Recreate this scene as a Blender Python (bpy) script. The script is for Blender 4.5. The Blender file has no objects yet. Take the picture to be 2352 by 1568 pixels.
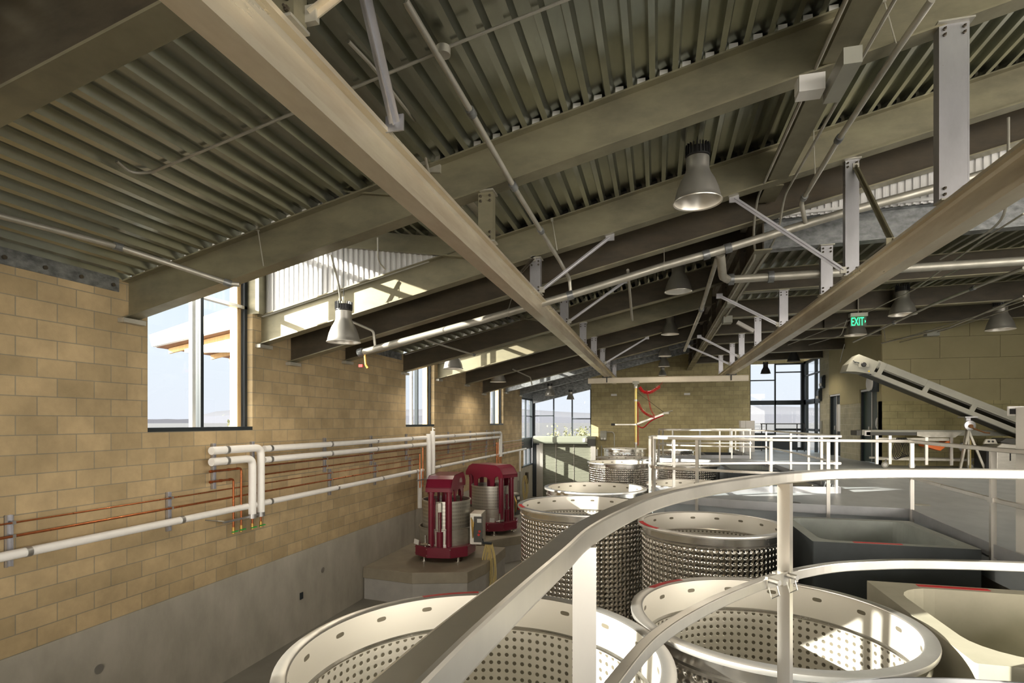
import bpy, bmesh, math, random
from mathutils import Vector, Matrix
random.seed(7)
C = bpy.context.scene.collection
PI = math.pi
# ------------------------------------------------------------------ camera, sky, sun, exposure
F, CU, VH, EZ = 1264.0, 1176.0, 968.0, 1.32          # focal length in pixels of the 2352 frame, horizon row, eye height
TH = math.atan(333 / F); CS, SN = math.cos(TH), math.sin(TH)
cam = bpy.data.cameras.new('camera'); cam.sensor_width = 36; cam.lens = F / 2352 * 36
cam.shift_y = (VH - 784) / 2352; cam.clip_start = .05; cam.clip_end = 30000
co = bpy.data.objects.new('camera', cam); C.objects.link(co)
co.location = (0, 0, EZ); co.rotation_euler = (PI / 2, 0, TH)
sc = bpy.context.scene; sc.camera = co
sc.view_settings.view_transform = 'Standard'; sc.view_settings.look = 'None'
sc.view_settings.gamma = 1; sc.view_settings.use_curve_mapping = False
sc.view_settings.exposure = 1.5
sc.cycles.max_bounces = 8; sc.cycles.diffuse_bounces = 5; sc.cycles.glossy_bounces = 4
sc.cycles.transparent_max_bounces = 12; sc.cycles.sample_clamp_indirect = 6
try:
    sc.cycles.use_denoising = True; sc.cycles.denoiser = 'OPENIMAGEDENOISE'
except Exception: pass
SUN_DIR = Vector((1, .63, -.39)).normalized()
sl = bpy.data.lights.new('sun', 'SUN'); sl.energy = 7.0; sl.angle = .006; sl.color = (1, .93, .8)
so = bpy.data.objects.new('sun', sl); C.objects.link(so)
so.rotation_euler = SUN_DIR.to_track_quat('-Z', 'Y').to_euler()
w = bpy.data.worlds.new('sky'); sc.world = w; w.use_nodes = True
nt = w.node_tree; nt.nodes.clear()
tc = nt.nodes.new('ShaderNodeTexCoord'); sx = nt.nodes.new('ShaderNodeSeparateXYZ'); nt.links.new(tc.outputs['Generated'], sx.inputs[0])
rp = nt.nodes.new('ShaderNodeValToRGB'); nt.links.new(sx.outputs[2], rp.inputs[0])
cr = rp.color_ramp; cr.elements[0].position = 0; cr.elements[0].color = (.86, .88, .95, 1)
cr.elements[1].position = 1; cr.elements[1].color = (.55, .74, 1.0, 1)
e = cr.elements.new(.12); e.color = (.86, .92, .98, 1)
e = cr.elements.new(.33); e.color = (.74, .88, 1.0, 1)
# the sky is brighter towards the low sun and on the open sides behind and to the right of the camera than beyond the windows ahead
mr = nt.nodes.new('ShaderNodeMapRange'); mr.interpolation_type = 'SMOOTHSTEP'; nt.links.new(sx.outputs[1], mr.inputs[0])
mr.inputs[1].default_value = .42; mr.inputs[2].default_value = -.15; mr.inputs[3].default_value = 0; mr.inputs[4].default_value = 1
mx = nt.nodes.new('ShaderNodeMix'); mx.data_type = 'RGBA'; nt.links.new(mr.outputs[0], mx.inputs[0])
nt.links.new(rp.outputs[0], mx.inputs[6]); mx.inputs[7].default_value = (8.6, 7.9, 6.9, 1)
bg = nt.nodes.new('ShaderNodeBackground'); nt.links.new(mx.outputs[2], bg.inputs[0]); bg.inputs[1].default_value = .38
wo = nt.nodes.new('ShaderNodeOutputWorld'); nt.links.new(bg.outputs[0], wo.inputs[0])

# ------------------------------------------------------------------ picture-to-place helpers (pixels of the 2352 x 1568 frame onto real planes)
def bz(u, v, Z):
    zf = F * (EZ - Z) / (v - VH); xc = (u - CU) / F * zf
    return Vector((xc * CS - zf * SN, xc * SN + zf * CS, Z))
def bx(u, v, X):
    t = (u - CU) / F; zf = X / (t * CS - SN); xc = t * zf
    return Vector((X, xc * SN + zf * CS, EZ - (v - VH) * zf / F))
def by(u, v, Y):
    t = (u - CU) / F; zf = Y / (t * SN + CS); xc = t * zf
    return Vector((xc * CS - zf * SN, Y, EZ - (v - VH) * zf / F))

# ------------------------------------------------------------------ materials
MATS = {}
def nodes_of(name):
    m = bpy.data.materials.new(name); m.use_nodes = True; MATS[name] = m
    return m, m.node_tree, m.node_tree.nodes, m.node_tree.links, m.node_tree.nodes['Principled BSDF']
def M(name, col, met=0., rough=.5, col2=None, scale=3., bump=0., stretch=(1, 1, 1), detail=5, rvar=0., spec=.5, coat=0.):
    m, t, N, L, b = nodes_of(name)
    b.inputs['Metallic'].default_value = met; b.inputs['Roughness'].default_value = rough
    b.inputs['Specular IOR Level'].default_value = spec; b.inputs['Coat Weight'].default_value = coat
    b.inputs['Base Color'].default_value = (*col, 1)
    if col2 or bump or rvar:
        tcn = N.new('ShaderNodeTexCoord'); mp = N.new('ShaderNodeMapping'); mp.inputs['Scale'].default_value = stretch
        L.new(tcn.outputs['Object'], mp.inputs[0])
        nz = N.new('ShaderNodeTexNoise'); nz.inputs['Scale'].default_value = scale; nz.inputs['Detail'].default_value = detail; nz.inputs['Roughness'].default_value = .62
        L.new(mp.outputs[0], nz.inputs['Vector'])
        r = N.new('ShaderNodeMapRange'); r.inputs[1].default_value = .33; r.inputs[2].default_value = .67; L.new(nz.outputs[0], r.inputs[0])
        if col2:
            x = N.new('ShaderNodeMix'); x.data_type = 'RGBA'; L.new(r.outputs[0], x.inputs[0])
            x.inputs[6].default_value = (*col, 1); x.inputs[7].default_value = (*col2, 1); L.new(x.outputs[2], b.inputs['Base Color'])
        if rvar:
            q = N.new('ShaderNodeMapRange'); L.new(r.outputs[0], q.inputs[0]); q.inputs[3].default_value = rough - rvar; q.inputs[4].default_value = rough + rvar
            L.new(q.outputs[0], b.inputs['Roughness'])
        if bump:
            bp = N.new('ShaderNodeBump'); bp.inputs['Strength'].default_value = bump; bp.inputs['Distance'].default_value = .01
            L.new(nz.outputs[0], bp.inputs['Height']); L.new(bp.outputs[0], b.inputs['Normal'])
    return m
def math_node(N, L, op, a, b=None, c=None):
    n = N.new('ShaderNodeMath'); n.operation = op
    for i, v in enumerate((a, b, c)):
        if v is None: continue
        if isinstance(v, (int, float)): n.inputs[i].default_value = v
        else: L.new(v, n.inputs[i])
    return n.outputs[0]
def block_wall(name, axis, z0, h0, c1, c2, mortar, bw=.4064, bh=.2032, rough=.85, gap=.005):
    m, t, N, L, b = nodes_of(name)
    b.inputs['Roughness'].default_value = rough
    g = N.new('ShaderNodeNewGeometry'); s = N.new('ShaderNodeSeparateXYZ'); L.new(g.outputs['Position'], s.inputs[0])
    hx = math_node(N, L, 'SUBTRACT', s.outputs[axis], h0); vz = math_node(N, L, 'SUBTRACT', s.outputs[2], z0)
    cb = N.new('ShaderNodeCombineXYZ'); L.new(hx, cb.inputs[0]); L.new(vz, cb.inputs[1])
    br = N.new('ShaderNodeTexBrick'); L.new(cb.outputs[0], br.inputs['Vector'])
    br.inputs['Scale'].default_value = 1; br.inputs['Brick Width'].default_value = bw; br.inputs['Row Height'].default_value = bh
    br.inputs['Mortar Size'].default_value = gap; br.inputs['Mortar Smooth'].default_value = .25; br.inputs['Bias'].default_value = 0
    br.offset = .5; br.inputs['Color1'].default_value = (*c1, 1); br.inputs['Color2'].default_value = (*c2, 1); br.inputs['Mortar'].default_value = (*mortar, 1)
    nz = N.new('ShaderNodeTexNoise'); nz.inputs['Scale'].default_value = 2.2; nz.inputs['Detail'].default_value = 9; nz.inputs['Roughness'].default_value = .68
    L.new(g.outputs['Position'], nz.inputs['Vector'])
    r = N.new('ShaderNodeMapRange'); L.new(nz.outputs[0], r.inputs[0]); r.inputs[1].default_value = .3; r.inputs[2].default_value = .7; r.inputs[3].default_value = .8; r.inputs[4].default_value = 1.16
    x = N.new('ShaderNodeVectorMath'); x.operation = 'SCALE'; L.new(br.outputs['Color'], x.inputs[0]); L.new(r.outputs[0], x.inputs['Scale'])
    L.new(x.outputs[0], b.inputs['Base Color'])
    n2 = N.new('ShaderNodeTexNoise'); n2.inputs['Scale'].default_value = 60; n2.inputs['Detail'].default_value = 3; L.new(g.outputs['Position'], n2.inputs['Vector'])
    hgt = math_node(N, L, 'SUBTRACT', math_node(N, L, 'MULTIPLY', n2.outputs[0], .35), br.outputs['Fac'])
    bp = N.new('ShaderNodeBump'); bp.inputs['Strength'].default_value = .55; bp.inputs['Distance'].default_value = .006
    L.new(hgt, bp.inputs['Height']); L.new(bp.outputs[0], b.inputs['Normal'])
    return m
def dimple_mat(name, rad, inner=False):
    """Stainless jacket: a grid of round dimples laid out by angle and height; the inner face has the flat weld spots and slots."""
    m, t, N, L, b = nodes_of(name)
    b.inputs['Metallic'].default_value = 1 if not inner else .4; b.inputs['Roughness'].default_value = .16 if not inner else .42
    pitch = .064; n = round(2 * PI * rad / pitch)
    tcn = N.new('ShaderNodeTexCoord'); s = N.new('ShaderNodeSeparateXYZ'); L.new(tcn.outputs['Object'], s.inputs[0])
    ang = math_node(N, L, 'ARCTAN2', s.outputs[1], s.outputs[0])
    def spots(k, vz, pz, sq=0):
        a = math_node(N, L, 'SUBTRACT', math_node(N, L, 'FRACT', math_node(N, L, 'MULTIPLY', ang, k / (2 * PI))), .5)
        z = math_node(N, L, 'SUBTRACT', math_node(N, L, 'FRACT', math_node(N, L, 'MULTIPLY', vz, 1 / pz)), .5)
        return a, z
    a, z = spots(n if not inner else round(n * 1.13), s.outputs[2], pitch if not inner else pitch * .885)
    d = math_node(N, L, 'SQRT', math_node(N, L, 'ADD', math_node(N, L, 'MULTIPLY', a, a), math_node(N, L, 'MULTIPLY', z, z)))
    mr = N.new('ShaderNodeMapRange'); mr.interpolation_type = 'SMOOTHSTEP'; L.new(d, mr.inputs[0])
    if not inner:
        mr.inputs[1].default_value = .06; mr.inputs[2].default_value = .46; mr.inputs[3].default_value = 0; mr.inputs[4].default_value = 1
        b.inputs['Base Color'].default_value = (.80, .77, .72, 1)
        bp = N.new('ShaderNodeBump'); bp.inputs['Strength'].default_value = .9; bp.inputs['Distance'].default_value = .022
        L.new(mr.outputs[0], bp.inputs['Height']); L.new(bp.outputs[0], b.inputs['Normal'])
    else:
        mr.inputs[1].default_value = .2; mr.inputs[2].default_value = .3; mr.inputs[3].default_value = 1; mr.inputs[4].default_value = 0
        low = math_node(N, L, 'LESS_THAN', s.outputs[2], -.25)
        f1 = math_node(N, L, 'MULTIPLY', mr.outputs[0], low)
        a2, z2 = spots(round(n / 5.2), math_node(N, L, 'ADD', s.outputs[2], .075 + .2), .4)
        a2 = math_node(N, L, 'MULTIPLY', a2, 5.2 * pitch); z2 = math_node(N, L, 'MULTIPLY', z2, .4)
        ee = math_node(N, L, 'ADD', math_node(N, L, 'POWER', math_node(N, L, 'ABSOLUTE', math_node(N, L, 'DIVIDE', a2, .034)), 3), math_node(N, L, 'POWER', math_node(N, L, 'ABSOLUTE', math_node(N, L, 'DIVIDE', z2, .014)), 3))
        up = math_node(N, L, 'GREATER_THAN', s.outputs[2], -.2)
        f2 = math_node(N, L, 'MULTIPLY', math_node(N, L, 'LESS_THAN', ee, 1), up)
        ff = math_node(N, L, 'MAXIMUM', f1, f2)
        x = N.new('ShaderNodeMix'); x.data_type = 'RGBA'; L.new(ff, x.inputs[0])
        x.inputs[6].default_value = (.78, .745, .67, 1); x.inputs[7].default_value = (.17, .15, .11, 1); L.new(x.outputs[2], b.inputs['Base Color'])
        bp = N.new('ShaderNodeBump'); bp.inputs['Strength'].default_value = .5; bp.inputs['Distance'].default_value = .004; bp.invert = True
        L.new(ff, bp.inputs['Height']); L.new(bp.outputs[0], b.inputs['Normal'])
    return m
def glass_mat(name, tint=(.97, .99, 1)):
    m, t, N, L, b = nodes_of(name); N.remove(b)
    tr = N.new('ShaderNodeBsdfTransparent'); tr.inputs[0].default_value = (*tint, 1)
    gl = N.new('ShaderNodeBsdfGlossy'); gl.inputs['Roughness'].default_value = .01
    lw = N.new('ShaderNodeLayerWeight'); fo = math_node(N, L, 'ADD', .02, math_node(N, L, 'MULTIPLY', math_node(N, L, 'POWER', lw.outputs['Facing'], 5), .5))
    mxs = N.new('ShaderNodeMixShader'); L.new(fo, mxs.inputs[0]); L.new(tr.outputs[0], mxs.inputs[1]); L.new(gl.outputs[0], mxs.inputs[2])
    L.new(mxs.outputs[0], N['Material Output'].inputs[0]); return m
def emit_mat(name, col, k):
    m, t, N, L, b = nodes_of(name); b.inputs['Base Color'].default_value = (*col, 1)
    b.inputs['Emission Color'].default_value = (*col, 1); b.inputs['Emission Strength'].default_value = k; return m
ZC = -1.055                                                              # top of the concrete base wall
m_block = block_wall('tan concrete block', 1, ZC, 4.335 + .2032, (.475, .36, .205), (.37, .28, .155), (.26, .23, .165), gap=.006)
m_block_back = block_wall('tan concrete block back wall', 0, ZC, .1, (.44, .375, .205), (.36, .305, .16), (.22, .19, .12), gap=.006)
m_block_right = block_wall('grey concrete block', 1, 0, 0, (.44, .41, .29), (.38, .36, .26), (.55, .53, .45))
m_block_front = block_wall('olive concrete block', 0, 0, 6.6, (.47, .42, .22), (.41, .37, .19), (.22, .2, .11))
m_panel = M('smooth plaster panel', (.45, .40, .23), 0, .8, (.40, .355, .2), 1.2, .1)
m_conc = M('cast concrete wall', (.43, .40, .345), 0, .75, (.32, .30, .255), 2.2, .25, (1, 1, .5), 9)
m_deck = M('polished deck concrete', (.40, .435, .46), 0, .42, (.33, .36, .385), 1.6, .05, (1, .5, 1), 8, .08)
m_floor = M('cellar floor concrete', (.26, .25, .22), 0, .6, (.2, .19, .17), 1.1, .1)
m_galv = M('galvanised steel', (.52, .50, .44), .55, .45, (.40, .385, .33), 5, .05, (1, 1, 1), 8, .08)
m_galv_grey = M('mottled galvanised beam', (.33, .345, .35), .6, .42, (.12, .125, .13), 7, .03, (1, 1, 1.6), 9, .1)
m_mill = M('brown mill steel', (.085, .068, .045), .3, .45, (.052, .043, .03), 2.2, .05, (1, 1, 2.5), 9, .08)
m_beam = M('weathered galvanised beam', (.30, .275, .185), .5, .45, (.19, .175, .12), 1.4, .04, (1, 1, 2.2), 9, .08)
m_deckmetal = M('galvanised roof deck', (.40, .415, .35), .9, .27, (.36, .37, .31), 30, .0, (1, .3, 1), 4, .0)
m_track = M('grey crane track steel', (.82, .75, .60), .6, .36, (.62, .53, .40), 2.5, .04, (1, .35, 2), 9, .1)
m_hang = M('bright hanger steel', (.56, .56, .59), .75, .34, (.42, .42, .45), 3, .02, (1, 1, .4), 6, .08)
m_alu = M('brushed aluminium rail', (.76, .73, .68), .9, .33, (.68, .66, .62), 5, .02, (1, 1, .3), 6, .06)
m_toe = M('aluminium toe board', (.44, .45, .47), .45, .45, (.36, .37, .39), 3, .03)
m_stain = M('stainless steel', (.78, .76, .72), 1, .22, (.70, .68, .64), 4, .0, rvar=.06)
m_stain_satin = M('satin stainless steel', (.66, .64, .58), .9, .38, (.56, .54, .49), 5, .02, (1, 1, 4), 6, .05)
m_dark = M('dark aluminium frame', (.022, .03, .036), .2, .45)
m_white = M('white pipe insulation', (.88, .87, .85), 0, .42, (.83, .82, .80), 6, .03)
m_clampm = M('pipe clamp metal', (.50, .50, .50), .9, .35)
m_copper = M('copper pipe', (.58, .20, .08), .9, .32, (.36, .12, .05), 8, rvar=.08)
m_brass = M('brass valve', (.70, .46, .14), .9, .35)
m_greenp = M('green valve handle', (.02, .35, .06), 0, .45)
m_red = M('red handle', (.55, .02, .015), 0, .4)
m_label = M('red label tape', (.62, .012, .02), 0, .4)
m_burg = M('burgundy paint', (.19, .012, .034), 0, .28, coat=.4)
m_black = M('black plastic', (.012, .012, .014), 0, .45)
m_lampshade = M('spun aluminium shade', (.62, .60, .56), .8, .36, (.58, .56, .52), 3, rvar=.03)
m_lampdark = M('dark heat sink and backlit shade', (.05, .05, .052), .4, .45)
m_gold = M('yellowed clear cylinder', (.72, .50, .12), .75, .3, (.85, .70, .32), 3, stretch=(6, 6, .3))
m_coil = M('red coil hose', (.60, .01, .015), 0, .35)
m_girder = M('cream crane girder', (.66, .60, .48), .3, .45, (.58, .52, .42), 2, .02)
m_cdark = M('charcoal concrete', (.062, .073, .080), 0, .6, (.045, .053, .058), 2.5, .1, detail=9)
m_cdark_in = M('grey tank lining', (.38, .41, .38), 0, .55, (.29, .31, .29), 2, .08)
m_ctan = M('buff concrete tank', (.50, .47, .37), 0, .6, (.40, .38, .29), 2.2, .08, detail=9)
m_plinth = M('plinth concrete', (.33, .29, .22), 0, .45, (.25, .22, .17), 2, .1)
m_plinth2 = M('pale plinth concrete', (.40, .385, .36), 0, .7, (.33, .32, .30), 2.5, .12)
m_roller = M('slatted roller door', (.20, .205, .16), .1, .5)
m_housing = M('pale door housing', (.22, .235, .19), .1, .45)
m_grey = M('grey machine paint', (.34, .34, .29), .2, .45, (.30, .30, .26), 3, .02)
m_greydark = M('dark machine side', (.085, .085, .078), .2, .5)
m_corr = M('pale corrugated metal', (.66, .66, .66), .25, .42)
m_wood = M('pale timber', (.72, .47, .22), 0, .6, (.60, .37, .16), 3, .05, (3, 3, .3))
m_woodd = M('brown soffit timber', (.30, .15, .075), 0, .6, (.22, .1, .05), 3, .05)
m_fascia = M('white fascia', (.75, .74, .72), 0, .5)
m_orange = M('orange plastic', (.85, .17, .01), 0, .4)
m_yellow = M('pale yellow hose', (.62, .50, .22), 0, .5)
m_doorg = M('dark green door', (.022, .05, .045), 0, .4)
m_cab = M('white cabinet', (.80, .78, .74), .1, .42, (.76, .74, .70), 2)
m_pale = M('pale plastic', (.74, .73, .71), 0, .45)
m_glass = glass_mat('window glass')
m_lens = M('frosted lens', (.75, .80, .86), 0, .25)
m_exitg = emit_mat('green exit letters', (.02, .9, .22), 1.2)
m_exitb = M('exit panel', (.035, .055, .035), 0, .3)
m_hill = M('hazy far hill', (.058, .062, .078), 0, 1)  # bluish haze of distance is put into the hill colours
m_hill2 = M('hazy near hill', (.060, .062, .076), 0, 1)
m_leaf = M('olive foliage', (.10, .115, .05), 0, .7, (.17, .165, .085), 9)
m_bark = M('grey bark', (.28, .23, .18), 0, .8)
m_ground = M('hazy dry ground', (.050, .052, .058), 0, .9, (.044, .045, .05), .08)  # distance haze is mixed into the ground colour
m_ring = M('rusty iron', (.20, .09, .03), .3, .6)

# ------------------------------------------------------------------ geometry helpers
class MB:
    """Collects boxes, bars, tubes, lathes; build() links them as ONE mesh object."""
    def __init__(s): s.v = []; s.f = []; s.sm = set()
    def add(s, vs, fs, smooth=False):
        o = len(s.v); s.v += [Vector(p) for p in vs]
        for f in fs:
            if smooth: s.sm.add(len(s.f))
            s.f.append([i + o for i in f])
        return s
    def box(s, a, b):
        (x0, y0, z0), (x1, y1, z1) = a, b
        x0, x1 = min(x0, x1), max(x0, x1); y0, y1 = min(y0, y1), max(y0, y1); z0, z1 = min(z0, z1), max(z0, z1)
        return s.add([(x0, y0, z0), (x1, y0, z0), (x1, y1, z0), (x0, y1, z0), (x0, y0, z1), (x1, y0, z1), (x1, y1, z1), (x0, y1, z1)],
                     [(3, 2, 1, 0), (4, 5, 6, 7), (0, 1, 5, 4), (1, 2, 6, 5), (2, 3, 7, 6), (3, 0, 4, 7)])
    def cbox(s, c, d, rz=0.):
        c = Vector(c); R = Matrix.Rotation(rz, 3, 'Z'); h = Vector(d) / 2
        vs = [c + R @ Vector((sx * h.x, sy * h.y, sz * h.z)) for sz in (-1, 1) for sx, sy in ((-1, -1), (1, -1), (1, 1), (-1, 1))]
        return s.add(vs, [(3, 2, 1, 0), (4, 5, 6, 7), (0, 1, 5, 4), (1, 2, 6, 5), (2, 3, 7, 6), (3, 0, 4, 7)])
    def bar(s, p, q, wd, ht, up=(0, 0, 1)):
        p, q = Vector(p), Vector(q); d = (q - p).normalized(); up = Vector(up)
        if abs(d.dot(up)) > .98: up = Vector((0, 1, 0)) if abs(d.y) < .9 else Vector((1, 0, 0))
        r = d.cross(up).normalized(); u = r.cross(d)
        vs = [e + r * (a * wd / 2) + u * (b * ht / 2) for e in (p, q) for a, b in ((-1, -1), (1, -1), (1, 1), (-1, 1))]
        return s.add(vs, [(3, 2, 1, 0), (4, 5, 6, 7), (0, 1, 5, 4), (1, 2, 6, 5), (2, 3, 7, 6), (3, 0, 4, 7)])
    def tube(s, pts, r, n=10, cap=True, bend=0., nb=5):
        pts = [Vector(p) for p in pts]
        if bend:
            out = [pts[0]]
            for a, b, c in zip(pts, pts[1:], pts[2:]):
                d1 = (a - b); d2 = (c - b); k = min(bend, d1.length * .49, d2.length * .49); p, q = b + d1.normalized() * k, b + d2.normalized() * k
                for i in range(nb + 1):
                    t = i / nb; out.append(p * (1 - t) ** 2 + b * 2 * t * (1 - t) + q * t * t)
            pts = out + [pts[-1]]
        rings = []; d0 = (pts[1] - pts[0]).normalized(); ref = Vector((0, 0, 1)) if abs(d0.z) < .9 else Vector((1, 0, 0)); u = d0.cross(ref).normalized()
        for i, p in enumerate(pts):
            d = ((pts[min(i + 1, len(pts) - 1)] - p).normalized() + (p - pts[max(i - 1, 0)]).normalized())
            d = d.normalized() if d.length > 1e-6 else d0
            u = (u - d * u.dot(d)).normalized(); v = d.cross(u)
            rings.append([p + (u * math.cos(2 * PI * k / n) + v * math.sin(2 * PI * k / n)) * r for k in range(n)])
        vs = [p for rg in rings for p in rg]; fs = [(i * n + k, i * n + (k + 1) % n, (i + 1) * n + (k + 1) % n, (i + 1) * n + k) for i in range(len(pts) - 1) for k in range(n)]
        s.add(vs, fs, True)
        if cap: s.add(rings[0][::-1], [tuple(range(n))]); s.add(rings[-1], [tuple(range(n))])
        return s
    def lathe(s, prof, c=(0, 0, 0), n=48, smooth=True, a0=0., a1=2 * PI, axis='Z'):
        c = Vector(c); full = abs(a1 - a0 - 2 * PI) < 1e-6; m = n if full else n + 1; vs = []
        for r, z in prof:
            for k in range(m):
                a = a0 + (a1 - a0) * k / n; x, y = r * math.cos(a), r * math.sin(a)
                vs.append(c + (Vector((x, y, z)) if axis == 'Z' else Vector((z, x, y)) if axis == 'X' else Vector((x, z, y))))
        fs = [(i * m + k, i * m + (k + 1) % m, (i + 1) * m + (k + 1) % m, (i + 1) * m + k) for i in range(len(prof) - 1) for k in range(n)]
        return s.add(vs, fs, smooth)
    def prism(s, poly, z0, z1):
        n = len(poly); vs = [(x, y, z0) for x, y in poly] + [(x, y, z1) for x, y in poly]
        return s.add(vs, [tuple(range(n))[::-1], tuple(range(n, 2 * n))] + [(i, (i + 1) % n, n + (i + 1) % n, n + i) for i in range(n)])
    def prismY(s, poly, y0, y1):                                            # polygon in X,Z
        n = len(poly); vs = [(x, y0, z) for x, z in poly] + [(x, y1, z) for x, z in poly]
        return s.add(vs, [tuple(range(n)), tuple(range(n, 2 * n))[::-1]] + [(i, n + i, n + (i + 1) % n, (i + 1) % n) for i in range(n)])
    def prismX(s, poly, x0, x1):                                            # polygon in Y,Z
        n = len(poly); vs = [(x0, y, z) for y, z in poly] + [(x1, y, z) for y, z in poly]
        return s.add(vs, [tuple(range(n))[::-1], tuple(range(n, 2 * n))] + [(i, (i + 1) % n, n + (i + 1) % n, n + i) for i in range(n)])
    def sweep(s, pts, wd, ht, closed=False):                                # level rectangular rail along a path, centre line
        pts = [Vector(p) for p in pts]; n = len(pts); rings = []
        for i, p in enumerate(pts):
            a = (p - pts[i - 1]).normalized() if (i or closed) else None; b = (pts[(i + 1) % n] - p).normalized() if (i < n - 1 or closed) else None
            a = a or b; b = b or a; d = (a + b).normalized(); nn = Vector((-d.y, d.x, 0)).normalized(); k = 1 / max(.5, d.dot(a))
            rings.append([p + nn * (x * wd / 2 * k) + Vector((0, 0, z * ht / 2)) for x, z in ((-1, -1), (1, -1), (1, 1), (-1, 1))])
        vs = [q for r in rings for q in r]; e = n if closed else n - 1
        s.add(vs, [(4 * i + k, 4 * i + (k + 1) % 4, 4 * ((i + 1) % n) + (k + 1) % 4, 4 * ((i + 1) % n) + k) for i in range(e) for k in range(4)])
        if not closed: s.add(rings[0], [(3, 2, 1, 0)]); s.add(rings[-1], [(0, 1, 2, 3)])
        return s
    def build(s, name, mat, parent=None, loc=None, bevel=0.):
        o0 = Vector(loc) if loc is not None else (ORG.get(parent.name, Vector()) if parent else Vector())
        me = bpy.data.meshes.new(name); me.from_pydata([tuple(p - o0) for p in s.v], [], s.f); me.validate(); 
        bm = bmesh.new(); bm.from_mesh(me); bmesh.ops.recalc_face_normals(bm, faces=bm.faces); bm.to_mesh(me); bm.free()
        if s.sm:
            for p in me.polygons: p.use_smooth = True
            try: me.set_sharp_from_angle(angle=math.radians(38))
            except Exception: pass
        me.materials.append(mat); o = bpy.data.objects.new(name, me); C.objects.link(o)
        if bevel:
            b = o.modifiers.new('edge', 'BEVEL'); b.width = bevel; b.segments = 2; b.limit_method = 'ANGLE'
        if parent: o.parent = parent
        elif loc is not None: o.location = loc
        ORG[o.name] = o0
        return o
ORG = {}
def tag(o, label=None, cat=None, group=None, kind=None):
    if label: o['label'] = label
    if cat: o['category'] = cat
    if group: o['group'] = group
    if kind: o['kind'] = kind
    return o
def thing(name, loc, label, cat, group=None, kind=None):
    o = bpy.data.objects.new(name, None); C.objects.link(o); o.location = loc; o.empty_display_size = .1; ORG[o.name] = Vector(loc)
    return tag(o, label, cat, group, kind)
def solo(name, mb, mat, label, cat, group=None, kind=None, loc=None, bevel=0.):
    if loc is None:
        v = mb.v; loc = (sum(p.x for p in v) / len(v), sum(p.y for p in v) / len(v), min(p.z for p in v))
    return tag(mb.build(name, mat, loc=loc, bevel=bevel), label, cat, group, kind)
def struct(name, mb, mat, parent=None, label=None, cat=None):
    o = mb.build(name, mat, parent)
    if not parent: tag(o, label, cat, kind='structure')
    return o
def copy_tree(o, parent=None):
    c = o.copy(); C.objects.link(c)
    if parent: c.parent = parent
    for ch in o.children: copy_tree(ch, c)
    return c
ORD = ['first', 'second', 'third', 'fourth', 'fifth', 'sixth', 'seventh', 'eighth', 'ninth', 'tenth', 'eleventh', 'twelfth', 'thirteenth', 'fourteenth', 'fifteenth', 'sixteenth']
def curve_pts(pts, k=6):                                                    # smooth path through points (Catmull-Rom)
    P = [Vector(p) for p in pts]; P = [P[0] * 2 - P[1]] + P + [P[-1] * 2 - P[-2]]; out = []
    for i in range(1, len(P) - 2):
        a, b, c, d = P[i - 1:i + 3]
        for j in range(k):
            t = j / k; out.append(.5 * (2 * b + (c - a) * t + (2 * a - 5 * b + 4 * c - d) * t * t + (3 * b - a - 3 * c + d) * t ** 3))
    return out + [P[-2]]

# ------------------------------------------------------------------ the setting: walls, floors, roof, windows
XW, YB, XR = -6.32, 28.2, 6.6                                              # left wall face, back wall face, right wall face
SL = .233
def zb(x): return 2.58 + SL * (x - XW)                                      # underside of the sloping roof beams
def zt(x): return zb(x) + .47                                               # underside of the roof deck
def zr(x): return 3.84 + .02 * (x - 1.5)                                    # underside of the flat roof beams on the right
WIN = [(-9.36, -7.47), (-1.86, .03), (5.637, 7.531), (13.137, 15.031), (20.637, 22.531)]
SILL = 1.186
YEND = 25.85
m = MB(); edges = [-13.5] + [e for wn in WIN for e in wn] + [YEND]
for a, b in zip(edges[::2], edges[1::2]): m.box((XW - .3, a, ZC), (XW, b, 3.06))
for a, b in WIN: m.box((XW - .3, a, ZC), (XW, b, SILL - .0))
struct('wall_left', m, m_block, label='tan concrete block wall with tall windows along the press side', cat='wall')
m = MB().box((XW - .3, -13.5, -2.6), (XW + .012, YB, ZC)); struct('wall_left_base', m, m_conc, label='grey cast concrete base of the tan block wall', cat='wall')
m = MB().box((XW - .3, -13.5, -2.8), (13, YB + .3, -2.6)); struct('floor_cellar', m, m_floor, label='cellar floor below the tanks', cat='floor')
# deck with three scalloped bays for the tanks
FG = [(-.26, -13.4), (-.24, -4), (-.235, -1), (-.225, 0), (-.215, .44), (-.19, .80), (-.16, 1.15), (-.10, 1.43), (-.01, 1.74), (.13, 2.03), (.32, 2.33), (.52, 2.59), (.76, 2.81), (.97, 2.92), (1.21, 3.0), (1.63, 3.06), (3.22, 3.06)]
R2A = [(3.22, 3.06), (3.22, 6.45), (3.42, 8.85), (2.6, 8.93), (1.82, 9.02), (1.25, 9.12), (.62, 9.33), (.12, 9.52), (-.06, 9.7)]
R2B = [(-.02, 10.5), (.15, 10.53), (.71, 10.66), (1.5, 10.98), (2.29, 11.25), (3.3, 11.4)]
R3A = [(3.3, 11.4), (3.3, 18.2), (2.6, 18.25), (1.4, 18.45), (.4, 18.8), (.05, 19.1)]
R3B = [(.05, 20.2), (.4, 20.4), (1.38, 20.85), (2.2, 21.1), (3.3, 21.2)]
R4 = [(3.3, 21.2), (3.3, YB)]
def arc_tip(a, b, bulge=.07): mid = ((a[0] + b[0]) / 2 - bulge, (a[1] + b[1]) / 2); return [mid]
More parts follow.
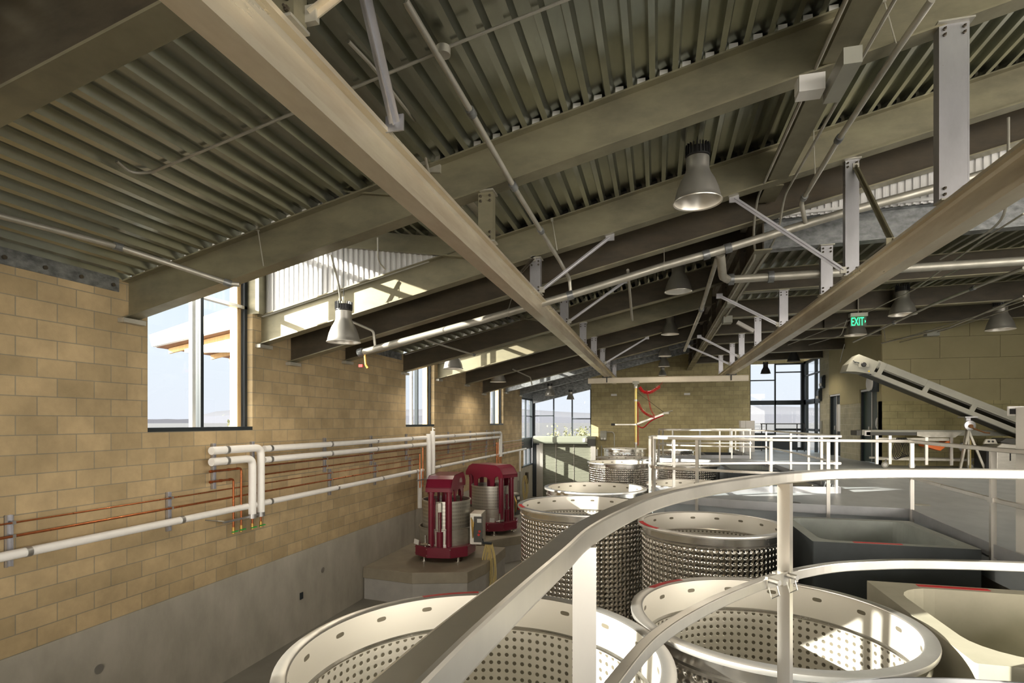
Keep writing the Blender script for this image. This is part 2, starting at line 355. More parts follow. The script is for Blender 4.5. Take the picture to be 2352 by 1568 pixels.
outline = FG + R2A[1:] + arc_tip(R2A[-1], R2B[0]) + R2B + R3A[1:] + arc_tip(R3A[-1], R3B[0]) + R3B + R4[1:] + [(13, YB), (13, -13.4)]
ol = []
for p in outline:
    if not ol or (abs(p[0] - ol[-1][0]) + abs(p[1] - ol[-1][1])) > 1e-4: ol.append(p)
struct('floor_deck', MB().prism(ol, -.26, 0), m_deck, label='grey polished concrete deck around the tank bays', cat='floor')
struct('wall_deck_base', MB().box((3.36, 2.9, -2.6), (3.62, YB, -.26)).box((-.1, -13.4, -2.6), (.15, 1.0, -.26)), m_conc, label='concrete wall under the deck edge', cat='wall')
# back wall with a tall glazed corner on the left, block in the middle, glazing on the right
def rooftop(x): return zt(x) + .1
m = MB().prismY([(-3.25, -2.6), (4.28, -2.6), (4.28, 4.9), (1.5, 4.95), (-3.25, rooftop(-3.25) - .05)], YB, YB + .3)
m.prismY([(4.28, 4.06), (6.9, 4.06), (6.9, 5.0), (4.28, 5.0)], YB, YB + .3).box((4.28, YB, -2.6), (6.9, YB + .3, 0))
struct('wall_back', m, m_block_back, label='tan block end wall behind the crane', cat='wall')
m = MB().box((XR, 24.75, -.2), (XR + .3, 25.55, 4.5)); struct('wall_right_pier', m, m_block_right, label='grey block pier beside the right hand corner glazing', cat='wall')
m = MB()
for a, b, z0, z1 in ((24.27, 24.75, -.2, 4.5), (20.88, 22.93, -.2, 1.94), (19.0, 19.37, -.2, 1.94)): m.box((XR, a, z0), (XR + .3, b, z1))
struct('wall_right', m, m_block_right, label='grey block wall between the two dark doors', cat='wall')
m = MB()
for a, b, z0, z1 in ((22.93, 24.27, 2.37, 4.5), (20.88, 22.93, 1.94, 4.5), (19.37, 20.88, 2.39, 4.5), (19.0, 19.37, 1.94, 4.5)): m.box((XR - .012, a, z0), (XR + .3, b, z1))
struct('wall_right_upper', m, m_panel, label='smooth olive plaster wall above the two doors', cat='wall')
struct('wall_front_blocks', MB().box((XR + .0, 18.99, -.2), (13, 19.3, 1.94)), m_block_front, label='olive block wall behind the conveyor and cart', cat='wall')
m = MB()
for r in range(4):
    z0 = 1.94 + r * .63; z1 = min(z0 + .622, 4.3)
    for k in range(-1, 6):
        x0 = max(XR, XR + k * 1.5 + (.75 if r % 2 else 0)); x1 = min(13, XR + (k + 1) * 1.5 + (.75 if r % 2 else 0) - .008)
        if x1 > x0 + .02: m.box((x0, 18.975, z0), (x1, 19.3, z1))
struct('wall_front_panels', m, m_panel, label='large smooth olive wall panels above the block courses', cat='wall')
# walls outside the picture: right side and rear, wide openings added to let in sky light
m = MB()
for a, b in ((-13.5, -12.5), (-4.5, -3.5), (3.6, 19.3)): m.box((13, a, -2.6), (13.3, b, 8))
m.box((13, -13.5, 5.6), (13.3, 8.6, 8)).box((13, 8.6, 3.7), (13.3, 19, 4.5)); struct('wall_side', m, m_block_right, label='unseen side wall with wide openings added for sky light', cat='wall')
m = MB()
for a, b in ((XW - .3, -5), (-.5, .3), (6, 6.8), (12.3, 13.3)): m.box((a, -13.8, -2.6), (b, -13.5, 8))
m.box((XW - .3, -13.8, 2.6), (-.5, -13.5, 4.4)).box((-.5, -13.8, 4.6), (13.3, -13.5, 8)); struct('wall_rear', m, m_block_right, label='unseen rear wall with wide openings added for sky light', cat='wall')
# corrugated roof deck: one extruded profile per roof field
def flutes(x0, x1, zf, y0, y1, flip=False):
    P = []; x = x0
    while x < x1:
        for dx, dz in ((0, 0), (.052, 0), (.075, .076), (.18, .076)):
            if x + dx <= x1: P.append((x + dx, zf(x + dx) + dz))
        x += .2032
    top = [(p[0], p[1] + .002) for p in P]
    n = len(P); vs = [(x, y0, z) for x, z in P] + [(x, y1, z) for x, z in P]
    return vs, [(i, i + 1, n + i + 1, n + i) for i in range(n - 1)]
BAYS = [(-9.6, -7.2), (-2.1, .2), (5.38, 7.74), (12.97, 15.3), (20.45, 22.85)]
XD = -2.38
m = MB(); ys = -13.5
for a, b in BAYS + [(YB, YB)]:
    for y0, y1 in ((ys, a),):
        cuts = [y0] + ([8.6] if y0 < 8.6 < y1 else []) + [y1]
        for c, d in zip(cuts, cuts[1:]): m.add(*flutes(XW - .25, 13 if d <= 8.61 else 1.55, zt, c, d))
    if b > a: m.add(*flutes(XD, 13 if b < 8.6 else 1.55, zt, a, b))
    ys = b
struct('ceiling_sloped', m, m_deckmetal, label='corrugated galvanised roof deck sloping up from the left wall', cat='ceiling')
def zd(x): return 4.58 - .157 * (x - XW)                                    # dormer roofs rise outward
m = MB()
for a, b in BAYS: m.add(*flutes(XW - .55, XD + .15, zd, a, b))
struct('ceiling_dormers', m, m_deckmetal, label='corrugated dormer roofs above the tall windows', cat='ceiling')
m = MB(); m.add(*flutes(1.45, 13, lambda x: zr(x) + .43, 8.74, YB)); struct('ceiling_flat', m, m_deckmetal, label='corrugated deck of the lower flat roof on the right', cat='ceiling')
# solid roofing above the decks keeps the sky out of the joints
m = MB(); ys = -13.5
for a, b in BAYS + [(YB, YB)]:
    for c, d in ([(ys, 8.6), (8.6, a)] if ys < 8.6 < a else [(ys, a)]):
        xe = 13 if d <= 8.61 else 1.6
        m.prismY([(XW - .3, zt(XW - .3) + .09), (xe, zt(xe) + .09), (xe, zt(xe) + .2), (XW - .3, zt(XW - .3) + .2)], c, d)
    if b > a:
        xe = 13 if b < 8.6 else 1.6
        m.prismY([(XD, zt(XD) + .09), (xe, zt(xe) + .09), (xe, zt(xe) + .2), (XD, zt(XD) + .2)], a, b)
        m.prismY([(XW - .55, zd(XW - .55) + .09), (XD + .2, zd(XD + .2) + .09), (XD + .2, zd(XD + .2) + .2), (XW - .55, zd(XW - .55) + .2)], a, b)
        for e_ in (a - .04, b): m.prismY([(XW - .55, zd(XW - .55) - .02), (XD + .2, zd(XD + .2) - .02), (XD + .2, zd(XD + .2) + .2), (XW - .55, zd(XW - .55) + .2)], e_, e_ + .04)
    ys = b
m.box((1.4, 8.7, zr(13) + .53), (13.2, YB + .3, zr(13) + .7))
struct('ceiling_roofing', m, m_galv, label='roofing over the corrugated decks', cat='ceiling')
# pale corrugated cheeks: dormer sides and the step between the high and low roofs
def cheek(m, x0, x1, lo, hi, y, face, pitch=.09, dep=.022):
    x = x0; P = []
    while x < x1 - 1e-3:
        for dx, dy in ((0, 0), (.045, 0), (.055, dep), (.08, dep)):
            if x + dx < x1 and hi(x + dx) > lo(x + dx): P.append((x + dx, y + face * dy))
        x += pitch
    n = len(P); vs = [(x, yy, lo(x)) for x, yy in P] + [(x, yy, hi(x)) for x, yy in P]
    m.add(vs, [(i, i + 1, n + i + 1, n + i) for i in range(n - 1)])
for i, (a, b) in enumerate(BAYS):
    t = thing('dormer', (XW, (a + b) / 2, 3.0), ['dormer well behind the camera', 'dormer well over the window nearest the camera', 'bright dormer well with white corrugated cheek over the large near window', 'dormer well over the middle window', 'dormer well over the farthest window'][i], 'dormer', 'dormer wells over the tall windows', 'structure')
    for y, fc in ((b - .04, -1), (a + .04, 1)):
        m = MB(); cheek(m, XW + .1, -2.75, lambda x: zt(x) + .0, lambda x: zd(x) - .27, y, fc); m.build('corrugated_cheek', m_corr, t)
        m = MB(); m.prismY([(XW - .5, zd(XW - .5) - .28), (XD + .1, zd(XD + .1) - .28), (XD + .1, zd(XD + .1)), (XW - .5, zd(XW - .5))], y - .03, y + .03)
        m.prismY([(XW - .5, zd(XW - .5) - .29), (XD + .1, zd(XD + .1) - .29), (XD + .1, zd(XD + .1) - .27), (XW - .5, zd(XW - .5) - .27)], y - .09, y + .09); m.build('dormer_beam', m_beam, t)
        m = MB(); m.bar((XW + .05, y, zt(XW)), (XD - .1, y, zt(XD - .1)), .05, .03); m.build('flashing', m_corr, t)
m = MB(); cheek(m, 1.7, 12.9, lambda x: zr(x) + .40, lambda x: zb(x) + .1, 8.66, -1); m.bar((1.5, 8.63, zr(1.5) + .445), (12.9, 8.63, zr(12.9) + .445), .05, .04); struct('trim_1', m, m_corr, label='pale corrugated infill between the high roof and the low roof', cat='wall panel')
# ridge girder where the slope meets the flat roof
t = thing('ridge_girder', (1.5, 18, 3.82), 'deep brown steel girder under the fold of the roof', 'girder')
MB().box((1.49, 8.7, 3.84), (1.51, YB, 4.95)).build('web', m_mill, t); MB().box((1.38, 8.7, 3.82), (1.62, YB, 3.84)).build('flange', m_beam, t)
for y in (10.28, 13, 15.3, 17.8, 20.5, 22.9, 25.5): MB().box((1.39, y - .008, 3.84), (1.49, y + .008, 4.8)).build('stiffener', m_mill, t)
# ---- windows
def window(n, y0, y1, top, label):
    t = thing('window_%d' % n, (XW, (y0 + y1) / 2, SILL), label, 'window', None, 'structure'); xf = XW - .10
    m = MB(); m.box((xf - .09, y0, SILL), (xf, y0 + .035, top)).box((xf - .09, y1 - .06, SILL), (xf, y1, top)).box((xf - .09, y0, SILL), (xf + .1, y1, SILL + .055)).box((xf - .09, y0, top - .07), (xf, y1, top)); m.build('frame', m_dark, t)
    ym = y0 + .98; MB().box((xf - .09, ym - .028, SILL + .05), (xf, ym + .028, top)).build('mullion', m_dark, t)
    MB().box((xf - .09, ym, 3.13), (xf, y1, 3.18)).build('transom', m_alu, t)
    for a, b in ((y0 + .035, ym - .028), (ym + .028, y1 - .06)): MB().box((xf - .05, a, SILL + .055), (xf - .042, b, top - .07)).build('pane', m_glass, t)
    MB().box((XW - .36, ym + .02, SILL), (XW - .30, ym + .10, top)).build('outer_mullion', m_pale, t)
    MB().box((XW - .31, y1 - .14, SILL), (XW - .17, y1 - .05, top)).build('timber_post', m_wood, t)
    MB().box((XW - .31, y1 + .0, 3.06), (XW + .12, y1 + .2, 4.45)).build('jamb_panel', m_beam, t)
for i, (a, b) in enumerate(WIN): window(i + 1, a, b, 4.34, ['tall window behind the camera', 'tall window beside the camera', 'large near window in the tan block wall, neighbouring roof in view', 'middle window in the tan block wall', 'farthest narrow window in the tan block wall'][i])
def glazing(n, label, loc, frame, panes, dark=m_dark):
    t = thing('window_%d' % n, loc, label, 'window', None, 'structure')
    m = MB()
    for a, b in frame: m.box(a, b)
    m.build('frame', dark, t)
    for a, b in panes: MB().box(a, b).build('pane', m_glass, t)
    return t
zc = lambda x: zb(x) - .22
yb = YB + .08
t = glazing(6, 'sloped-top corner window above the roller door', (-4.7, YB, .6),
        [((-6.32, yb, .5), (-6.2, yb + .1, 2.45)), ((-3.31, yb, .5), (-3.25, yb + .1, 3.1)), ((-5.24, yb, .5), (-5.18, yb + .1, 2.9)), ((-4.27, yb, .5), (-4.21, yb + .1, 3.05)), ((-6.2, yb, .5), (-3.27, yb + .1, .58)), ((-6.2, yb, 1.6), (-5.2, yb + .1, 1.65)), ((-4.24, yb, 1.44), (-3.27, yb + .1, 1.49))],
        [((-6.2, yb + .05, .58), (-5.24, yb + .055, 2.8)), ((-5.18, yb + .05, .58), (-4.27, yb + .055, 3)), ((-4.21, yb + .05, .58), (-3.31, yb + .055, 3.2))])
m = MB(); m.prismY([(-6.5, zc(-6.5) - .1), (-3.25, zc(-3.25) - .1), (-3.25, zt(-3.25)), (-6.5, zt(-6.5))], YB - .02, YB + .2); m.build('head_beam', m_galv_grey, t)
t = glazing(7, 'narrow corner window at the end of the tan block wall', (XW, 26.7, .5),
        [((XW - .12, YEND, .5), (XW - .05, YEND + .06, 2.5)), ((XW - .12, YB - .12, .5), (XW + .02, YB + .1, 2.5)), ((XW - .12, YEND, 2.42), (XW - .05, YB, 2.5)), ((XW - .12, 26.95, .5), (XW - .05, 27.05, 2.5)), ((XW - .12, 27.0, 1.58), (XW - .05, YB, 1.62))],
        [((XW - .09, YEND + .06, .5), (XW - .085, 26.95, 2.42)), ((XW - .09, 27.05, .5), (XW - .085, YB - .1, 2.42))])
MB().box((XW - .2, YEND, -.05), (XW + .0, YB, .5)).build('spandrel', m_dark, t)
MB().box((XW - .2, YEND, 2.5), (XW + .0, YB, 3.0)).build('head', m_galv_grey, t)
t = glazing(8, 'low strip window under the dark corner spandrel', (XW, 26.5, -.85),
        [((XW - .12, 26.2, -.85), (XW - .05, 26.25, -.05)), ((XW - .12, 27.0, -.85), (XW - .05, 27.1, -.05)), ((XW - .12, 27.85, -.85), (XW - .05, YB, -.05)), ((XW - .14, YEND, -.92), (XW + .03, YB, -.85))],
        [((XW - .09, 26.25, -.85), (XW - .085, 27.0, -.05)), ((XW - .09, 27.1, -.85), (XW - .085, 27.85, -.05))])
MB().box((XW - .2, YEND, -.92), (XW, 26.2, -.05)).build('jamb_panel', m_block, t); MB().box((XW - .3, YEND, -1.06), (XW, YB, -.92)).build('sill_block', m_conc, t)
t = glazing(9, 'wide glazed end wall beside the grey cabinet on the right', (5.3, YB, 0),
        [((4.24, yb, 0), (4.32, yb + .12, 4.1)), ((5.37, yb, 0), (5.43, yb + .12, 4.1)), ((6.5, yb - .05, 0), (6.62, yb + .12, 4.1)), ((4.29, yb, 2.11), (6.5, yb + .12, 2.32)), ((4.29, yb, 3.25), (5.40, yb + .12, 3.3)), ((5.40, yb, 4.0), (6.5, yb + .12, 4.05)), ((5.40, yb, .9), (6.5, yb + .12, 1.0)), ((4.29, yb, .72), (5.40, yb + .12, .78)), ((4.29, yb, 0), (6.5, yb + .12, .12)), ((5.40, yb, 3.62), (6.5, yb + .12, 3.67))],
        [((4.32, yb + .05, 2.3), (5.37, yb + .055, 4)), ((5.43, yb + .05, 2.3), (6.5, yb + .055, 4)), ((4.32, yb + .05, .7), (5.37, yb + .055, 2.12)), ((5.43, yb + .05, .95), (6.5, yb + .055, 2.12)), ((5.43, yb + .05, .1), (6.5, yb + .055, .92))])
MB().box((4.32, yb + .03, .1), (5.37, yb + .08, .72)).build('solid_panel', m_dark, t)
t = glazing(10, 'glazed return on the right side wall by the pier', (XR, 26.5, 0),
        [((XR, 25.55, 0), (XR + .12, 25.65, 4.1)), ((XR, 26.3, 0), (XR + .12, 26.42, 4.1)), ((XR, YB - .35, 0), (XR + .12, YB + .1, 4.1)), ((XR, 25.55, 2.11), (XR + .12, YB, 2.32)), ((XR, 25.55, 3.4), (XR + .12, YB, 3.45)), ((XR, 25.55, .9), (XR + .12, YB, 1.0)), ((XR, 25.55, 4.0), (XR + .12, YB, 4.1))],
        [((XR + .05, 25.65, 0), (XR + .055, 26.3, 4)), ((XR + .05, 26.42, 0), (XR + .055, YB - .35, 4))])
# roller door under the corner window
t = thing('door_1', (-4.7, YB, -2.6), 'pale slatted roller door crossed by window shadows', 'roller door', None, 'structure')
m = MB(); z = -2.6
while z < .3: m.prismX([(YB + .05, z), (YB + .02, z + .012), (YB + .02, z + .065), (YB + .05, z + .075)], -5.75, -3.2); z += .075
m.build('slat_curtain', m_roller, t)
m = MB().box((-6.32, YB - .03, -2.6), (-5.95, YB + .12, .1)).box((-5.95, YB - .06, -2.6), (-5.75, YB + .12, .2)).box((-3.27, YB - .06, -2.6), (-3.02, YB + .12, .2)); m.build('side_rail', m_alu, t)
MB().box((-6.3, YB - .05, -2.6), (-6.1, YB + .1, .56)).build('dark_jamb', m_dark, t)
m = MB().prismX([(YB - .32, .2), (YB - .36, .28), (YB - .36, .52), (YB - .3, .58), (YB + .1, .58), (YB + .1, .2)], -6.2, -3.0); m.build('coil_housing', m_housing, t)
MB().box((-3.35, YB - .62, .1), (-2.98, YB - .34, .44)).build('motor', m_greydark, t); MB().box((-3.62, YB - .4, .3), (-3.4, YB - .36, .48)).build('sign_plate', m_white, t)
for x in (-5.08, -4.14): MB().box((x - .012, YB + .0, -2.6), (x + .012, YB + .02, .15)).build('guide_wire', m_alu, t)
m = MB().box((-6.32, YB + .1, .1), (-3.0, YB + .3, .5)); m.build('lintel', m_galv_grey, t)
# doors in the right wall
for n, (y0, y1, lab, glassy) in enumerate(((22.93, 24.27, 'tall dark glazed door at the far end of the right wall', 1), (19.37, 20.88, 'dark green door with white round sign near the corner', 0))):
    t = thing('door_%d' % (n + 2), (XR, (y0 + y1) / 2, 0), lab, 'door', None, 'structure')
    MB().box((XR + .03, y0, 0), (XR + .14, y0 + .07, 2.38)).box((XR + .03, y1 - .07, 0), (XR + .14, y1, 2.38)).box((XR + .03, y0, 2.3), (XR + .14, y1, 2.38)).build('frame', m_dark, t)
    MB().box((XR + .01, y0, 2.31), (XR + .06, y1 - .05, 2.37)).build('head_flashing', m_corr, t)
    lf = MB().box((XR + .09, y0 + .07, .02), (XR + .13, y1 - .07, 2.3)).build('leaf', m_doorg if not glassy else m_dark, t)
    if glassy:
        MB().box((XR + .085, y0 + .25, .95), (XR + .089, y0 + .62, 1.98)).build('vision_pane', m_pale, lf)
    MB().box((XR + .055, y0 + .62, .02), (XR + .085, y0 + .66, 2.3)).build('center_bar', m_alu, t)
    MB().box((XR + .03, y0 + .8, 1.0), (XR + .09, y0 + .84, 1.16)).build('handle', m_alu, lf)
    if not glassy:
        MB().lathe([(0, 0), (.185, 0), (.185, .012), (0, .012)], (XR + .07, 19.55, 1.27), 28, True, axis='X').build('round_sign', m_pale, lf)
        MB().add([(XR + .066, 19.46, 1.17), (XR + .066, 19.64, 1.17), (XR + .066, 19.55, 1.40)], [(0, 1, 2)]).build('sign_mark', m_grey, lf)

# ------------------------------------------------------------------ roof steel
def ibeam(label, Y, x0, x1, zf, depth, mat, bf=.19, tf=.018, plate=True, stiff=(), group=None):
    t = thing('roof_beam', (x0, Y, zf(x0)), label, 'beam', group)
    def slab(a, b, y0, y1):
        return MB().prismY([(x0, zf(x0) + a), (x1, zf(x1) + a), (x1, zf(x1) + b), (x0, zf(x0) + b)], y0, y1)
    slab(tf, depth - tf, Y - .006, Y + .006).build('web', mat, t)
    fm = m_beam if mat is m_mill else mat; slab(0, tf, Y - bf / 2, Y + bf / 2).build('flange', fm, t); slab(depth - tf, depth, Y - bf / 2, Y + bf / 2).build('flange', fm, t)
    for s in stiff:
        MB().prismY([(s - .008, zf(s) + tf), (s + .008, zf(s) + tf), (s + .008, zf(s) + depth - tf), (s - .008, zf(s) + depth - tf)], Y - bf / 2, Y + bf / 2).build('stiffener', mat, t)
    if plate: MB().box((XW - .02, Y - .15, zf(XW) - .055), (XW + .10, Y + .15, zf(XW) - .0)).build('bearing_plate', m_galv, t)
    return t
zlow = lambda x: zb(x) - .21
near_end, far_end = 12.9, 1.48
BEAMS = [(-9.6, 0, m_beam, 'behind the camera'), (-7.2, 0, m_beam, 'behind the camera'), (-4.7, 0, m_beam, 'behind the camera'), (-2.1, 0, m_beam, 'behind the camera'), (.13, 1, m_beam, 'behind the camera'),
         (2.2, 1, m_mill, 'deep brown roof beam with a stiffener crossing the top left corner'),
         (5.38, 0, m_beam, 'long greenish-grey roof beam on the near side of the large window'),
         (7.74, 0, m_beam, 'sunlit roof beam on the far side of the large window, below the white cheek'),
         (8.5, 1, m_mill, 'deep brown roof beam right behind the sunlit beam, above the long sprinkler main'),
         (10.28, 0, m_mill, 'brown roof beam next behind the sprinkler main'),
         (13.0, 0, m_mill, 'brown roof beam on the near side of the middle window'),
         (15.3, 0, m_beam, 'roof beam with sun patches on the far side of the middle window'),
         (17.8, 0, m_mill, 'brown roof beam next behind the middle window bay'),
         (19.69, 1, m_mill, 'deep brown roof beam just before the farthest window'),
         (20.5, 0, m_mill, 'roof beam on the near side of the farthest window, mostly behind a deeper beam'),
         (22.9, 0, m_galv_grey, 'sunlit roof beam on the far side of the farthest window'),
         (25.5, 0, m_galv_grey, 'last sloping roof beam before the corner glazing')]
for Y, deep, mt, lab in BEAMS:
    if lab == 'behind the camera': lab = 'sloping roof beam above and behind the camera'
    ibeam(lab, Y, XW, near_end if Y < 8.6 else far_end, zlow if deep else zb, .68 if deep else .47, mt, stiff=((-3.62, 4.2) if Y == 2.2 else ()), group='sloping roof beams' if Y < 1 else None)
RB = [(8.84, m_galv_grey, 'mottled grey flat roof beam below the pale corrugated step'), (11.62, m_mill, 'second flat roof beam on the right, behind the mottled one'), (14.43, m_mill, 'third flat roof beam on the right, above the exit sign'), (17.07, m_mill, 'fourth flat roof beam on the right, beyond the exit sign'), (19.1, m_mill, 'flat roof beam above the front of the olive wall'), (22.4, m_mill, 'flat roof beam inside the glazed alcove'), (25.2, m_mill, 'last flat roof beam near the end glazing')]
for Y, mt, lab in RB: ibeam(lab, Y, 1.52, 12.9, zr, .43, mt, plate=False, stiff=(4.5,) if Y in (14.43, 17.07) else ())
# flute closures: pale ends of the deck seen above two beams
for Y, x0, x1 in ((5.33, -1.9, 1.4), (10.23, -1.4, .2)):
    t = thing('flute_closure', (x0, Y, zt(x0)), 'row of pale flute closures along the top of the %s roof beam' % ('long greenish-grey' if Y < 6 else 'brown middle'), 'deck closure'); x = XW - .25
    while x < x1:
        if x > x0: MB().cbox((x + .128, Y, zt(x + .128) + .04), (.075, .012, .05)).build('closure', m_pale, t)
        x += .2032
# struts along the fold between the near beams
for a, b, lab in ((2.2, 5.38, 'wide flat strut plate at the top right between two near beams'), (5.38, 7.74, 'flat strut with two conduits beside it, behind the pale square panel'), (7.74, 8.5, 'short strut plate between the sunlit beam and the deep beam')):
    t = thing('roof_strut', (1.5, a, zb(1.5)), lab, 'strut'); MB().box((1.38, a + .1, zb(1.5) + .0), (1.6, b - .1, zb(1.5) + .015)).build('flange', m_beam, t); MB().box((1.485, a + .01, zb(1.5) + .015), (1.497, b - .01, zb(1.5) + .4)).build('web', m_beam, t)
# steel ledger under the deck on the left wall
t = thing('wall_ledger', (XW, 3.8, 2.89), 'galvanised ledger angle bolted along the top of the tan block wall', 'ledger')
MB().box((XW, 2.3, 2.89), (XW + .014, 5.24, 3.06)).build('plate', m_galv_grey, t)
for k in range(8): MB().lathe([(0, .0), (.022, 0), (.022, .02), (0, .02)], (XW + .012, 2.5 + k * .38, 2.96), 12, True, axis='X').build('bolt', m_mill, t)
t = thing('wall_ledger', (XW, 11.6, 2.75), 'galvanised ledger angle on the block wall before the middle window', 'ledger'); MB().box((XW, 10.4, 2.89), (XW + .014, 12.88, 3.06)).build('plate', m_galv_grey, t)

# ------------------------------------------------------------------ crane rails, hangers, braces
def crane_rail(x, lab):
    t = thing('crane_rail', (x, 8, 2.86), lab, 'crane rail'); y0, y1 = -3.0, 23.0; zt_, zb_ = 3.14, 2.86
    MB().box((x - .075, y0, zt_ - .028), (x + .075, y1, zt_)).build('top_flange', m_track, t)
    m = MB().prismY([(x - .035, zb_ + .05), (x - .012, zb_ + .09), (x - .012, zt_ - .05), (x - .03, zt_ - .028), (x + .03, zt_ - .028), (x + .012, zt_ - .05), (x + .012, zb_ + .09), (x + .035, zb_ + .05)], y0, y1); m.build('web', m_track, t)
    MB().box((x - .075, y0, zb_), (x + .075, y1, zb_ + .05)).build('running_flange', m_track, t)
    return t
XL, XRR = -1.685, 2.36
crane_rail(XL, 'long crane rail running from the top left of the ceiling towards the end wall'); crane_rail(XRR, 'long crane rail on the right under the lower roof')
def bolts(spots, face=-1, r=.013):
    m = MB()
    for x, y, z in spots: m.lathe([(0, 0), (r, 0), (r, face * .014), (r * .5, face * .016), (r * .5, face * .03), (0, face * .03)], (x, y, z), 8, True, axis='Y')
    return m
def hanger(x, Y, ztop, lab, wd=.15, brace=None, mat=None, grp=None):
    zl = 3.14; mat = mat or m_hang
    t = thing('hanger_post', (x, Y, zl), lab, 'hanger post', grp)
    fp = MB().box((x - wd / 2, Y - .045, zl + .012), (x + wd / 2, Y - .035, ztop - .01)).build('face_plate', mat, t)
    MB().box((x - wd / 2 - .002, Y - .046, zl + .012), (x - wd / 2 + .01, Y + .05, ztop - .01)).build('side_leg', mat, t); MB().box((x + wd / 2 - .01, Y - .046, zl + .012), (x + wd / 2 + .002, Y + .05, ztop - .01)).build('side_leg', mat, t)
    MB().box((x - wd * .62, Y - .09, ztop - .012), (x + wd * .62, Y + .09, ztop + .002)).build('top_cleat', m_galv, t)
    MB().box((x - .10, Y - .07, zl), (x + .10, Y + .07, zl + .014)).build('foot_plate', m_galv, t)
    sp = [(x + sx * wd * .33, Y - .045, z) for sx in (-1, 1) for z in (zl + .05, zl + .1, ztop - .05, ztop - .1)]
    for q in sp: bolts([q]).build('bolt', m_mill, fp)
    return t
def brace(p, q, lab, w=.05, mat=None):
    t = thing('diagonal_brace', q, lab, 'brace'); mat = mat or m_hang
    p, q = Vector(p), Vector(q); d = (q - p).normalized(); MB().bar(p, q, w, .008).bar(p, q, .008, w).build('angle', mat, t)
    MB().cbox(p, (.07, .03, .08)).build('end_cleat', m_galv, t); MB().cbox(q, (.12, .012, .1)).build('gusset', mat, t)
LH = [(2.2, 'post hanging beside the top edge over the left crane rail, with crossed braces', zlow), (5.38, 'first bolted hanger post in view on the left crane rail, below the long greenish beam', zb), (7.74, 'second hanger post on the left crane rail, with an angled brace', zb), (10.28, 'third hanger post on the left crane rail, just past the sprinkler main', zb), (13.0, 'fourth hanger post on the left crane rail', zb), (15.3, 'fifth hanger post on the left crane rail', zb), (17.8, 'sixth hanger post on the left crane rail, near its end', zb), (19.69, 'seventh hanger post on the left crane rail, above the crane girder', zlow), (22.9, 'last hanger post on the left crane rail, behind the girder', zb)]
for Y, lab, zf in LH: hanger(XL, Y, zf(XL), lab, .19 if Y == 2.2 else .15, mat=m_beam if Y < 6 else m_hang)
RH = [(5.34, 'tall bright hanger post at the upper right on the right crane rail', zb(2.36)), (7.78, 'second bright hanger post on the right crane rail, with two long braces', zb(2.36)), (8.84, 'third hanger post on the right crane rail, below the mottled beam', zr(2.36)), (11.62, 'fourth hanger post on the right crane rail', zr(2.36)), (14.43, 'fifth hanger post on the right crane rail', zr(2.36)), (17.07, 'sixth hanger post on the right crane rail', zr(2.36)), (19.1, 'seventh hanger post on the right crane rail, beside the girder end', zr(2.36)), (22.4, 'last hanger post on the right crane rail, behind the girder', zr(2.36))]
for Y, lab, z in RH: hanger(XRR, Y, z, lab, .21 if Y < 6 else .15)
brace((XL + .1, 7.70, 3.2), (-.63, 7.72, zb(-.63) - .03), 'brace rising right from the second left hanger to the sunlit beam')
brace((XL - .02, 7.66, 3.64), (XL - .06, 6.9, 3.2), 'short dark brace leaning on the second left hanger', .05, m_mill)
brace((XL + .1, 10.24, 3.2), (-.55, 10.26, zb(-.55) - .03), 'brace rising right from the third left hanger')
brace((XL + .1, 17.76, 3.2), (-.3, 17.78, zb(-.3) - .03), 'brace rising right near the far end of the left rail')
brace((XL + .12, 2.25, 3.22), (-.8, 2.3, zb(-.8) - .2), 'flat brace at the top edge rising right from the left rail', .07, m_track)
brace((XL + .22, 2.1, 4.2), (XL + .12, 3.1, 3.16), 'pale flat brace at the top edge coming down onto the left rail', .07)
brace((XRR - .1, 7.74, 3.22), (.98, 7.74, zb(.98) - .03), 'long brace rising left from the second right hanger to the sunlit beam', .06)
brace((XRR + .04, 7.74, 4.5), (XRR + .03, 6.6, 3.2), 'dark brace running down right from the second right hanger', .07, m_beam)
brace((XRR - .1, 11.6, 3.2), (1.2, 11.6, zr(1.5) - .03), 'brace from the fourth right hanger up to the ridge girder', .06)
brace((XRR - .1, 17.0, 3.2), (1.2, 17.0, zr(1.5) - .03), 'brace from the sixth right hanger up to the ridge girder', .06)
brace((XRR - .1, 19.1, 3.2), (1.0, 19.1, zr(1.5) - .03), 'brace near the girder on the right crane rail', .06)
# ---- travelling crane girder with the punch-down arm
YC = 19.4
t = thing('bridge_crane', (.3, YC, 2.66), 'cream travelling crane girder spanning the two rails', 'crane')
MB().box((-2.34, YC - .05, 2.655), (2.90, YC + .05, 2.67)).box((-2.34, YC - .006, 2.67), (2.90, YC + .006, 2.83)).box((-2.34, YC - .05, 2.83), (2.90, YC + .05, 2.845)).box((-2.34, YC - .045, 2.68), (2.90, YC - .03, 2.82)).build('girder', m_girder, t)
for x, nm in ((XL, 1), (XRR, 2)):
    MB().cbox((x, YC, 2.865), (.30, .5, .03)).cbox((x, YC - .08, 2.78), (.04, .04, .2)).build('end_truck', m_greydark, t); MB().cbox((x, YC - .12, 2.89), (.06, .05, .05)).build('bumper', m_red, t)
t = thing('punch_down_arm', (-.70, YC, .4), 'yellow cylinder hoist arm with red hoses hanging from the crane girder', 'hoist arm'); xp = -.70
MB().cbox((xp, YC, 2.66), (.22, .16, .10)).cbox((xp, YC, 2.56), (.12, .10, .14)).build('trolley', m_grey, t)
MB().tube([(xp, YC, 2.5), (xp, YC, .55)], .052, 16).build('cylinder', m_gold, t)
for z in (2.5, 2.05, 1.22, .58): MB().tube([(xp, YC, z - .03), (xp, YC, z + .03)], .062, 16).build('collar', m_alu, t)
